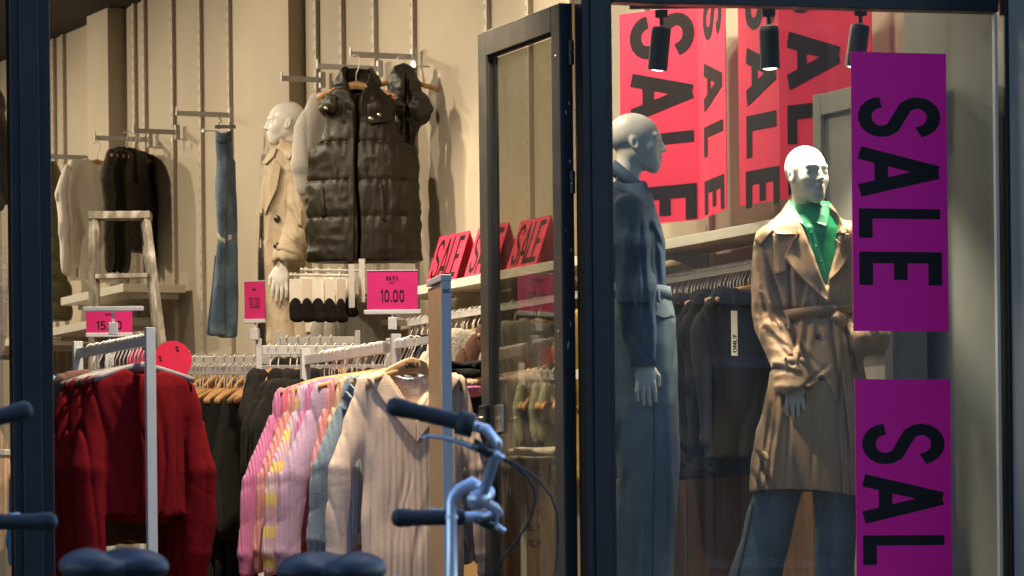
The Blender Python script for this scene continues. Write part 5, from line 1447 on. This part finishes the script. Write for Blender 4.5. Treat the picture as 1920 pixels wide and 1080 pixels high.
# ripped jeans
YJ = 23.6
rxj, qj = local_frame(422, YJ, at(422, 632, YJ).z)
zj0 = at(422, 632, YJ).z
jn = empty('jeans', 'faded flared jeans with ripped knees hanging on the wall', 'jeans', (rxj, YJ, zj0))
jA = Loft(rows(qj, [(262, 406, 434, .05), (300, 408, 436, .055), (370, 406, 424, .05, -.02), (440, 410, 424, .05, -.02), (480, 407, 424, .05, -.02), (560, 398, 424, .055, -.02), (628, 388, 424, .06, -.02)]), 2.4)
jB = Loft(rows(qj, [(300, 410, 440, .05, .03), (440, 416, 443, .05, .03), (540, 414, 444, .05, .03), (632, 412, 445, .05, .03)]), 2.4)
fj = lambda x, y, z: np.minimum(jA(x, y, z), jB(x, y, z)) + wr(x, y, z, 95, (7, 7, 3), .007)
jb = link('denim', sdf_mesh('ripped_jeans', fj, (-.16, -.12, -.01), (.12, .12, qj(0, 258)[1]), .009, 1), M['denim_light'], jn)
P = lambda *pts: [qj(a, b) for a, b in pts]
lap('waistband', [(405, 248), (420, 252), (435, 246)], [(405, 268), (420, 272), (436, 266)], fj, 'denim_light', .008, .006, jn, n=10, m=4)
lap('frayed_rip', [(409, 437), (416, 446), (424, 450)], [(410, 445), (416, 455), (424, 458)], fj, 'white_cloth', .004, .003, jn, n=8, m=3)
lap('frayed_rip', [(428, 442), (434, 440)], [(428, 452), (435, 449)], fj, 'white_cloth', .004, .003, jn, n=6, m=3)
lap('side_seam', [(404, 480), (396, 560), (390, 628)], [(406, 480), (398, 560), (392, 628)], fj, 'stitch', .004, .003, jn, n=16, m=3)
for px in (410, 431):
    x, z = qj(px, 250); m = MB().tube([(x, -.0, z), (x, 0, z + .05), (x + .02, 0, z + .075), (x, 0, z + .095)], .004, 6); m.obj('clip_hook', M['steel'], jn)
MB().box((qj(420, 0)[0], 0, qj(0, 246)[1] + .012), (.12, .012, .02)).obj('clip_bar', M['steel'], jn)

# ---- puffer vest, second puffer and olive puffer -----------------------------------------------
def puffs(seams):
    zs = np.array(sorted(seams))
    def g(z):
        i = np.clip(np.searchsorted(zs, z) - 1, 0, len(zs) - 2)
        u = (z - zs[i]) / (zs[i + 1] - zs[i]); return np.sqrt(np.clip(np.sin(np.pi * np.clip(u, 0, 1)), 0, 1))
    return g
YV = 21.2
zv0 = at(680, 500, YV).z
rxv, qv = local_frame(672, YV, zv0)
vest = empty('puffer_vest', 'long black quilted puffer vest with standing collar hanging front-on', 'vest', (rxv, YV, zv0), 0)
vl = Loft(rows(qv, [(180, 628, 718, .040), (200, 612, 738, .055), (235, 610, 742, .075), (262, 600, 758, .085), (284, 578, 778, .095), (347, 576, 784, .105), (420, 575, 788, .110), (500, 576, 790, .110)]), 2.6)
pg = puffs([qv(0, p)[1] for p in (128, 276, 347, 416, 503)])
zh_v = qv(0, 499)[1]
collar = Loft(rows(qv, [(232, 620, 722, .085), (205, 618, 720, .086), (170, 622, 716, .082), (146, 630, 710, .074), (130, 640, 702, .062), (126, 646, 698, .05)]), 2.2)
def f_vest(x, y, z):
    d = vl(x, y, z)
    g = pg(z * np.ones_like(x * 0) if np.ndim(z) == np.ndim(x) else z)
    n = vn(x * 16, y * 6 + 3, z * 5 + 3, 101)
    d = d + .010 * (1 - g) ** 2 * np.clip(1.25 - (np.abs(x - .03) / .31) ** 3, .15, 1) + .010 * np.exp(-((1 - g) - 1) ** 2 / .02) * np.clip(1.2 - (np.abs(x - .03) / .33) ** 4, 0, 1) + .004 * (1 - g) * np.sin(x * 130 + n * 11) * np.clip(1.2 - np.abs(x) * 3.5, 0, 1) + wr(x, y, z, 103, (13, 13, 8), .0045)
    # collar wings
    kx = lambda a, b, yy: (qv(a, b)[0], yy, qv(a, b)[1])
    cin = np.maximum(collar(x, y, z, -.030), -(z - qv(0, 206)[1])); c = np.maximum(collar(x, y, z), -cin)
    c = np.maximum(c, -np.maximum(np.abs(x - qv(668, 0)[0]) - .008 - .34 * np.clip(z - qv(0, 212)[1], 0, 1), y + .01))
    c = c + wr(x, y, z, 105, (11, 11, 8), .007) + .010 * np.exp(-((z - qv(0, 172)[1]) / .010) ** 2)
    y1 = ell(x, y, z, kx(630, 200, .012), (.088, .090, .062)); y2 = ell(x, y, z, kx(710, 206, .008), (.092, .090, .088))
    c = smin(c, np.minimum(y1, y2) + wr(x, y, z, 107, (12, 12, 9), .006), .022)
    d = smin(d, c, .014)
    cxv = qv(668, 0)[0]
    d = smax(d, -np.maximum(np.abs(x - cxv - .008 * np.sin(z * 9)) - .006, y + .02), .010)
    return smax(d, zh_v - z, .01)
vb = link('quilted_body', sdf_mesh('puffer_vest', f_vest, (-.36, -.20, -.02), (.40, .17, qv(0, 122)[1]), .0075, 1), M['puffer'], vest)
P = lambda *pts: [qv(a, b) for a, b in pts]
lap('zip_placket', [(652, 210), (655, 300), (655, 400), (653, 497)], [(664, 212), (666, 300), (666, 400), (665, 497)], f_vest, 'puffer', .016, .008, vb, n=60, m=6)
lap('shoulder_patch', [(612, 178), (604, 190), (606, 212)], [(632, 182), (634, 200), (628, 216)], f_vest, 'puffer', .02, .01, vb, n=10, m=8)
lap('storm_patch', [(690, 200), (690, 230), (694, 236)], [(734, 178), (738, 220), (730, 232)], f_vest, 'puffer', .02, .01, vb, n=12, m=10)
for a, b in ((722, 360), (722, 412)): pass
for A_, B_ in (([(600, 355), (604, 410)], [(608, 355), (612, 410)]), ([(712, 350), (716, 416)], [(720, 350), (724, 416)])): lap('pocket_welt', A_, B_, f_vest, 'puffer', .010, .006, vb, n=16, m=4)
for px, py in ((606, 182), (613, 206), (712, 219), (697, 226)): button(vb, f_vest, *qv(px, py), r=.011, mt=M['brass'], off=.024, name='snap')
hv = at(667, 106, YV)
hanger(hv, 0.0, 'wooden hanger holding the black puffer vest', None).scale = (1.0, 1, 1.25)
zc0 = at(765, 495, 21.45).z
rxc, qc = local_frame(765, 21.45, zc0)
pj = empty('puffer_jacket', 'second black puffer with fuzzy hood hanging right of the vest', 'jacket', (rxc, 21.45, zc0))
cl_ = Loft(rows(qc, [(205, 738, 792, .07), (260, 730, 782, .10), (300, 728, 786, .11), (420, 728, 788, .115), (498, 728, 790, .115)]), 2.4)
pg2 = puffs([qc(0, p)[1] for p in (200, 276, 347, 416, 500)])
def f_pj(x, y, z):
    d = cl_(x, y, z) + .02 * (1 - pg2(z)) + wr(x, y, z, 111, (9, 9, 6), .008)
    k = lambda a, b, yy: (qc(a, b)[0], yy, qc(a, b)[1])
    h = smin(ell(x, y, z, k(757, 165, 0), (.085, .11, .125)), ell(x, y, z, k(785, 205, -.02), (.062, .10, .085)), .03)
    h = smin(h, cap(x, y, z, k(735, 205, -.10), k(800, 208, -.08), .035, .03), .02) + wr(x, y, z, 113, (14, 14, 12), .010)
    d = smin(d, h, .012)
    d = smax(d, -np.maximum(np.abs(x - qc(762, 0)[0]) - .008, y + .06), .012)
    return smax(d, -z + .004, .01)
pb2 = link('quilted_body', sdf_mesh('puffer_jacket', f_pj, (-.16, -.20, -.02), (.18, .2, qc(0, 122)[1]), .0085, 1), M['puffer2'], pj)
P = lambda *pts: [qc(a, b) for a, b in pts]
lap('fur_trim', [(742, 232), (745, 270), (748, 290)], [(752, 232), (754, 270), (754, 290)], f_pj, 'fur', .014, .012, pj, n=16, m=5)
lap('fur_trim', [(768, 222), (772, 255), (774, 272)], [(776, 222), (779, 255), (779, 272)], f_pj, 'fur', .014, .012, pj, n=16, m=5)
hanger(at(752, 108, 21.45), 0.2, 'wooden hanger holding the second black puffer with hood', None)
zo0 = at(105, 610, 27.0).z
rxo, qo = local_frame(100, 27.0, zo0)
op = empty('puffer_coat', 'olive quilted puffer coat beside the navy door post', 'coat', (rxo, 27.0, zo0))
lo_ = Loft(rows(qo, [(300, 60, 106, .07), (340, 56, 118, .10), (365, 60, 112, .09), (400, 58, 124, .13), (500, 56, 132, .14), (604, 54, 136, .14)]), 2.3)
pg3 = puffs([qo(0, p)[1] for p in (298, 370, 410, 450, 490, 530, 570, 608)])
f_op = lambda x, y, z: smax(lo_(x, y, z) + .02 * (1 - pg3(z)) + wr(x, y, z, 121, (8, 8, 6), .007), -z, .01)
link('quilted_body', sdf_mesh('olive_puffer', f_op, (-.19, -.18, -.02), (.16, .18, qo(0, 296)[1]), .011, 1), M['olive'], op)
hk_ = MB().tube([(0, 0, qo(0, 300)[1]), (0, 0, qo(0, 290)[1])], .004, 6).obj('hook', M['steel'], op)

# ---- sock cards on two pegs under the vest ---------------------------------------------------------
pgp = [at(546, 516, 20.4), at(566, 506, 20.5)]
for i, p in enumerate(pgp):
    o = empty('sock_rail', ('lower' if i == 0 else 'upper') + ' thin white rail carrying the white sock cards', 'rail', p)
    MB().tube([(0, 0, 0), (.30, .10, 0)], .006, 8).obj('rod', M['white_metal'], o); MB().lathe([(.010, -.008), (.010, .004)], 10, (0, 0, 0), Matrix.Rotation(R(90), 3, 'Y')).obj('end_cap', M['white_metal'], o)
    MB().box((.30, .10, -.05), (.03, .03, .22)).obj('bracket', M['white_metal'], o)
sk = None
for i in range(10):
    r_ = i % 2; b = pgp[r_] + Vector((.02 + .056 * (i // 2), .007 + .018 * (i // 2), 0))
    lab = 'first white sock card from the left on the lower thin rail'
    if sk is None:
        o = empty('sock_card', lab, 'sock card', b, R(12), 'sock cards under the puffer vest')
        MB().box((0, 0, -.095), (.060, .004, .155)).obj('card', M['white_cloth'], o)
        MB().tube([(0, 0, -.02), (-.008, 0, .004), (.0, 0, .012), (.010, 0, .002)], .003, 6).obj('hook', M['white_cloth'], o)
        fs = lambda x, y, z: smin(ell(x, y, z, (0, 0, -.17), (.036, .016, .06)), ell(x, y, z, (.012, 0, -.215), (.04, .018, .022)), .02)
        link('socks', sdf_mesh('socks', fs, (-.06, -.03, -.25), (.07, .03, -.09), .008, 1), M['black'], o)
        sk = o
    else:
        c = copy_tree(sk); c['label'] = ORD[i // 2] + ' white sock card from the left on the ' + ('lower' if r_ == 0 else 'upper') + ' thin rail'; c.location = b; c.rotation_euler = (0, 0, R(12) + rnd.uniform(-.75, .6))

# ---- weathered step ladder -------------------------------------------------------------------------
YL = 21.9
base = at(225, 700, YL)
ld_ = empty('step_ladder', 'weathered paint-splashed wooden step ladder below the black blouses', 'ladder', (base.x, YL, FLOOR))
def lp3(px, py, dy): p = at(px, py, YL); return Vector((p.x - base.x, dy, p.z - FLOOR))
def beam(name, a, b, wdt, dpt, par):
    d = (b - a); L = d.length; q = d.to_track_quat('Z', 'Y').to_matrix()
    return MB().box((a + b) / 2, (wdt, dpt, L), M=q).obj(name, M['ladder'], par, bevel=.003)
def down(px, py, px2, py2, dy0, dy1, name='rail'):
    a = lp3(px, py, dy0); b = lp3(px2, py2, dy1); t = (a.z - .0) / (a.z - b.z); return beam(name, a, a + (b - a) * t, .036, .05, ld_)
MB().box(lp3(226, 405, 0), (lp3(284, 405, 0).x - lp3(169, 405, 0).x, .16, .040)).obj('top_board', M['ladder'], ld_, bevel=.004)
down(178, 413, 178, 640, -.05, -.06); down(275, 413, 308, 640, -.05, -.20)
down(180, 413, 170, 640, .06, .28); down(268, 413, 292, 640, .06, .22)
for py, dy in ((520, .0), (630, .0), (740, 0), (850, 0)):
    a = lp3(177, py, -.055); k = (py - 413) / 227; b = lp3(275 + 33 * k, py, -.05 - .15 * k)
    MB().box((a + b) / 2, ((b - a).length - .04, .07, .024), rz=math.atan2(b.y - a.y, b.x - a.x)).obj('tread', M['ladder'], ld_, bevel=.002)

# ---- clothes seen left of the navy post -----------------------------------------------------------------
on_arm(-112, 60, 19.0, R(10), me_coat, 'olive', 'olive jacket at the left picture edge beside the navy post', 'jacket', 1.0, 'jacket')
on_arm(-112, 330, 18.2, R(10), me_shirt, 'fleece', 'cream top at the left picture edge below the olive jacket', 'top', 1.0, 'top')
on_arm(-118, 690, 17.6, R(10), me_shirt, 'peach', 'tan top at the left picture edge behind the bicycle grip', 'top', 1.0, 'top')
tl = at(-60, 852, 17.2)
MB().box((0, 0, 0), (.5, .4, .025)).obj('side_shelf', M['shelf'], None, loc=tl, bevel=.003)
tag(bpy.data.objects['side_shelf'], 'cream shelf edge at the left picture edge between bicycle grips', 'shelf')

# ---- brown boards low on the wall behind the jackets --------------------------------------------------------
bw = empty('board_cladding', 'dark brown vertical boards low on the wall behind window mannequins', 'cladding', (WP.x, WP.y, FLOOR), WROT)
tA, tB = tpos(1625, 950, .1), tpos(1100, 950, .1); zb = onwall(1400, 870, .1).z - FLOOR
nb = 16
for k in range(nb):
    a = tA + (tB - tA) * k / nb; b = tA + (tB - tA) * (k + 1) / nb
    MB().box((-(a + b) / 2, -.062 - rnd.uniform(0, .006), zb / 2), (b - a - .006, .02, zb - rnd.uniform(0, .01))).obj('plank', M['brownwood'], bw, bevel=.002)

# ================================================================== BICYCLES
YB = 8.8; KB = F / YB
def wheel(root, c, axis, label=None):
    ax = Vector(axis).normalized(); q = ax.to_track_quat('Z', 'Y').to_matrix()
    r = .335
    def tor(name, R_, rr, mt, par, n=40, k=8):
        V = []; Fc = []
        for i in range(n):
            a = 2 * math.pi * i / n
            for j in range(k):
                b = 2 * math.pi * j / k
                V.append(q @ Vector(((R_ + rr * math.cos(b)) * math.cos(a), (R_ + rr * math.cos(b)) * math.sin(a), rr * math.sin(b))) + Vector(c))
        for i in range(n):
            for j in range(k): Fc.append((i * k + j, ((i + 1) % n) * k + j, ((i + 1) % n) * k + (j + 1) % k, i * k + (j + 1) % k))
        return link(name, make_mesh(name, V, Fc), mt, par)
    w_ = MB().lathe([(.028, -.035), (.018, -.03), (.018, .03), (.028, .035)], 12, c, q).obj('wheel', M['alu'], root)
    tor('tyre', r - .018, .019, M['rubber'], w_); tor('rim', r - .042, .010, M['alu'], w_)
    m = MB()
    for i in range(28):
        a = 2 * math.pi * i / 28; e = Vector((math.cos(a), math.sin(a), 0)) * (r - .045); h = Vector((math.cos(a + .4), math.sin(a + .4), 0)) * .02 + Vector((0, 0, .028 if i % 2 else -.028))
        m.tube([q @ h + Vector(c), q @ e + Vector(c)], .0011, 4, False)
    s_ = m.obj('spokes', M['steel'], w_); s_['kind'] = 'stuff'
def saddle_sdf(x, y, z):        # nose to +x
    ay = np.abs(y)
    d = ell(x, ay, z, (-.075, .052, 0), (.085, .060, .036))
    d = smin(d, ell(x, y, z, (0, 0, -.006), (.12, .06, .030)), .04)
    d = smin(d, cap(x, y, z, (.0, 0, -.008), (.145, 0, -.012), .040, .022), .04)
    d = smax(d, -cap(x, y, z, (-.22, 0, .050), (.10, 0, .036), .030, .020), .02)
    return smax(d, -z - .028, .012)
SADDLE_ME = sdf_mesh('saddle', saddle_sdf, (-.18, -.13, -.05), (.19, .13, .06), .006, 2)
def bicycle(s, px_stem, px_saddle, py_saddle, Ysad, label, sad_rot):
    g = at(px_stem, 1000, YB); gx = g.x
    o = empty('bicycle', label, 'bicycle', (gx, YB, .004))
    def b3(px, py, dy=0.0):
        return Vector((s * (px - 847) / KB, dy, EYE + (HY - py) / KB - .004))
    # handlebar assembly
    st = MB().tube([b3(846, 1160), b3(846, 1080), b3(847, 940), b3(850, 930), b3(862, 918), b3(885, 906, 0), b3(904, 918, .01)], [.0125, .0125, .0115, .0125, .0145, .0155, .0165], 14).obj('stem', M['bike_white'], o, smooth=True)
    MB().lathe([(.0135, -.004), (.0138, .004)], 14, b3(847, 968)).obj('stem_collar', M['bike_white'], st)
    MB().tube([b3(893, 940, -.03), b3(912, 922, .03)], .021, 14).obj('bar_clamp', M['alu'], st, smooth=True)
    hb = MB().tube([b3(846, 799, -.22), b3(880, 803, -.225), b3(915, 812, -.225), b3(934, 836, -.20), b3(928, 866, -.15), b3(914, 905, -.07), b3(906, 926, 0), b3(910, 940, .07), b3(928, 950, .15), b3(934, 958, .20), b3(915, 963, .225), b3(880, 965, .225), b3(850, 966, .22)], .0118, 12).obj('handlebar', M['alu'], o, smooth=True)
    for a, b, c_ in (((736, 765, -.20), (800, 781, -.215), (878, 801, -.225)), ((732, 966, .20), (800, 966, .215), (868, 965, .225))):
        A, B, Cc = b3(*a), b3(*b), b3(*c_)
        ps, rr = [], []
        for i in range(15):
            u = i / 14; p = A.lerp(B, u * 2) if u < .5 else B.lerp(Cc, u * 2 - 1)
            ps.append(p); rr.append((.0125 if i == 0 else .0175) + (.0008 if i % 2 else 0) + .003 * math.exp(-((u - .12) / .15) ** 2))
        gr = MB().tube([A + (A - B).normalized() * .003] + ps, [.006] + rr, 16).obj('grip', M['rubber'], hb, smooth=True)
    # shifter drum, brake lever bodies and levers
    MB().tube([b3(862, 797, -.224), b3(892, 806, -.226)], .026, 16).obj('shifter', M['rubber'], hb, smooth=True)
    def lever(dy, oy, short=False):
        pts = [b3(797, 827 + oy, dy), b3(806, 823 + oy, dy), b3(835, 826 + oy, dy), b3(870, 836 + oy, dy), b3(897, 848 + oy, dy), b3(902, 838 + oy, dy)]
        lv = MB().tube(pts, [.0035, .005, .0055, .0075, .010, .008], 10, sq=.8).obj('brake_lever', M['alu'], hb, smooth=True)
        MB().tube([b3(893, 806 + oy, dy), b3(912, 812 + oy, dy), b3(928, 832 + oy, dy), b3(930, 850 + oy, dy)], [.010, .012, .010, .006], 10).obj('lever_hood', M['alu'], lv, smooth=True)
        MB().tube([b3(890, 838 + oy, dy), b3(925, 856 + oy, dy)], [.013, .012], 12).obj('lever_body', M['bike_black'], lv, smooth=True)
        MB().tube([b3(925, 853 + oy, dy), b3(947, 866 + oy, dy)], [.009, .006], 10).obj('cable_adjuster', M['alu'], lv, smooth=True)
    lever(-.226, 0); lever(.226, 128)
    cb = MB()
    cb.tube([b3(947, 866, -.226), b3(968, 876, -.22), b3(990, 888, -.19), b3(1012, 906, -.15), b3(1032, 930, -.10), b3(1044, 960, -.05), b3(1046, 1010, -.02), b3(1040, 1080, 0), b3(1010, 1180, 0), b3(930, 1240, 0)], .0028, 8)
    cb.obj('cable', M['rubber'], o, smooth=True)
    MB().tube([b3(945, 868, -.226), b3(968, 878, -.22), b3(988, 896, -.19), b3(1002, 920, -.16), b3(1004, 945, -.14), b3(992, 980, -.11), b3(968, 1016, -.08), b3(940, 1050, -.05), b3(920, 1080, -.03), b3(880, 1160, 0), b3(862, 1220, 0)], .0028, 8).obj('cable', M['rubber'], o, smooth=True)
    # frame
    sp_ = at(px_saddle, py_saddle + 18, Ysad); sad = Vector((sp_.x - gx, Ysad - YB, sp_.z - .004))
    fw = Vector((-sad.x, -sad.y, 0)).normalized()
    ht = b3(847, 1145); hb_ = ht + fw * .05 + Vector((0, 0, -.20))
    bbk = sad + fw * .17; bbk.z = .29
    rear = sad - fw * .20; rear.z = .339
    stl = Vector((s * .90, .43, 0)).normalized()
    frt = hb_ + stl * .08; frt.z = .339
    fr = MB().tube([ht + Vector((0, 0, .02)), hb_], .019, 12).tube([hb_ + Vector((0, 0, .05)), bbk], .017, 12).tube([ht - Vector((0, 0, .05)), bbk + Vector((0, 0, .22)) - fw * .05], .015, 12).tube([bbk, sad - Vector((0, 0, .20)) + fw * .03], .015, 12)
    side = Vector((-fw.y, fw.x, 0))
    for k in (-1, 1):
        fr.tube([bbk + side * k * .03, rear + side * k * .055], .009, 8).tube([sad - Vector((0, 0, .22)) + fw * .03 + side * k * .02, rear + side * k * .055], .008, 8)
    fr.obj('frame', M['bike_black'], o, smooth=True)
    fk = MB(); sd2 = Vector((-stl.y, stl.x, 0))
    for k in (-1, 1): fk.tube([hb_ + sd2 * k * .02, hb_ + sd2 * k * .05 + Vector((0, 0, -.06)), frt + sd2 * k * .055], [.012, .012, .008], 8)
    fk.obj('fork', M['bike_black'], o, smooth=True)
    wheel(o, rear, side); wheel(o, frt, sd2)
    MB().tube([sad - Vector((0, 0, .24)) + fw * .03, sad - Vector((0, 0, .03)) + fw * .01], .0125, 10).obj('seat_post', M['alu'], o, smooth=True)
    sa = link('saddle', SADDLE_ME, M['saddle'], o, sad); sa.rotation_euler = (0, R(-4), math.atan2(fw.y, fw.x) + sad_rot)
    MB().tube([sad + Vector((0, 0, -.03)) - fw * .09, sad + Vector((0, 0, -.045)), sad + Vector((0, 0, -.03)) + fw * .12], .004, 6).obj('saddle_rail', M['alu'], o)
    cr = MB().lathe([(.095, -.002), (.095, .002)], 30, bbk - side * .05, side.to_track_quat('Z', 'Y').to_matrix()).obj('chainring', M['alu'], o)
    for k in (-1, 1):
        e = bbk + side * k * .075 + (fw * .12 + Vector((0, 0, -.11))) * k
        c_ = MB().tube([bbk + side * k * .065, e], .009, 8).obj('crank', M['alu'], o, smooth=True)
        MB().box(e + side * k * .05, (.09, .08, .02), rz=math.atan2(fw.y, fw.x)).obj('pedal', M['rubber'], c_)
    MB().tube([bbk + side * .03 - fw * .15, Vector((bbk.x, bbk.y, 0)) + side * .22 - fw * .2 + Vector((0, 0, .01))], .008, 8).obj('kickstand', M['alu'], o, smooth=True)
    m = MB(); n = 14                                       # rear mudguard and carrier
    V = []; Fc = []
    for i in range(n):
        a = R(10 + 150 * i / (n - 1)); 
        for k in (-1, 1): V.append(rear + (fw * -math.cos(a) + Vector((0, 0, math.sin(a)))) * .365 + side * k * .026)
    for i in range(n - 1): Fc.append((2 * i, 2 * i + 1, 2 * i + 3, 2 * i + 2))
    mg = link('mudguard', make_mesh('mudguard', V, Fc), M['bike_black'], o); md = mg.modifiers.new('sheet', 'SOLIDIFY'); md.thickness = .002
    return o
bicycle(1, 847, 645, 1046, 8.35, 'bicycle with silver stem and black grips turned right, before the doorway', .15)
bicycle(-1, -30, 190, 1040, 8.30, 'bicycle cut by the left picture edge, its dark saddle below the crimson sweaters', -.1)

# plain house front across the street, which the shop window mirrors
oh = empty('opposite_house', 'pale rendered house front on the far side of the street', 'house', (2.5, -4.0, 0))
MB().box((0, 0, 4.5), (26, .4, 9.0)).obj('house_wall', M['brick_far'], oh)
wi = None
for i in range(8):
    for zf in (2.0, 5.2):
        f = MB().box((0, 0, 0), (1.5, .1, 2.0)).obj('window', M['far_trim'], oh, loc=(-10.5 + 3.0 * i, .22, zf)) if wi is None else None
        if wi is None:
            wi = f; MB().box((0, .03, 0), (1.3, .1, 1.8)).obj('pane', M['win_far'], wi)
        else:
            c = copy_tree(wi, oh); c.location = (-10.5 + 3.0 * i, .22, zf)
for zf in (3.6, 6.8): MB().box((0, .25, zf), (26, .14, .22)).obj('cornice', M['far_trim'], oh)
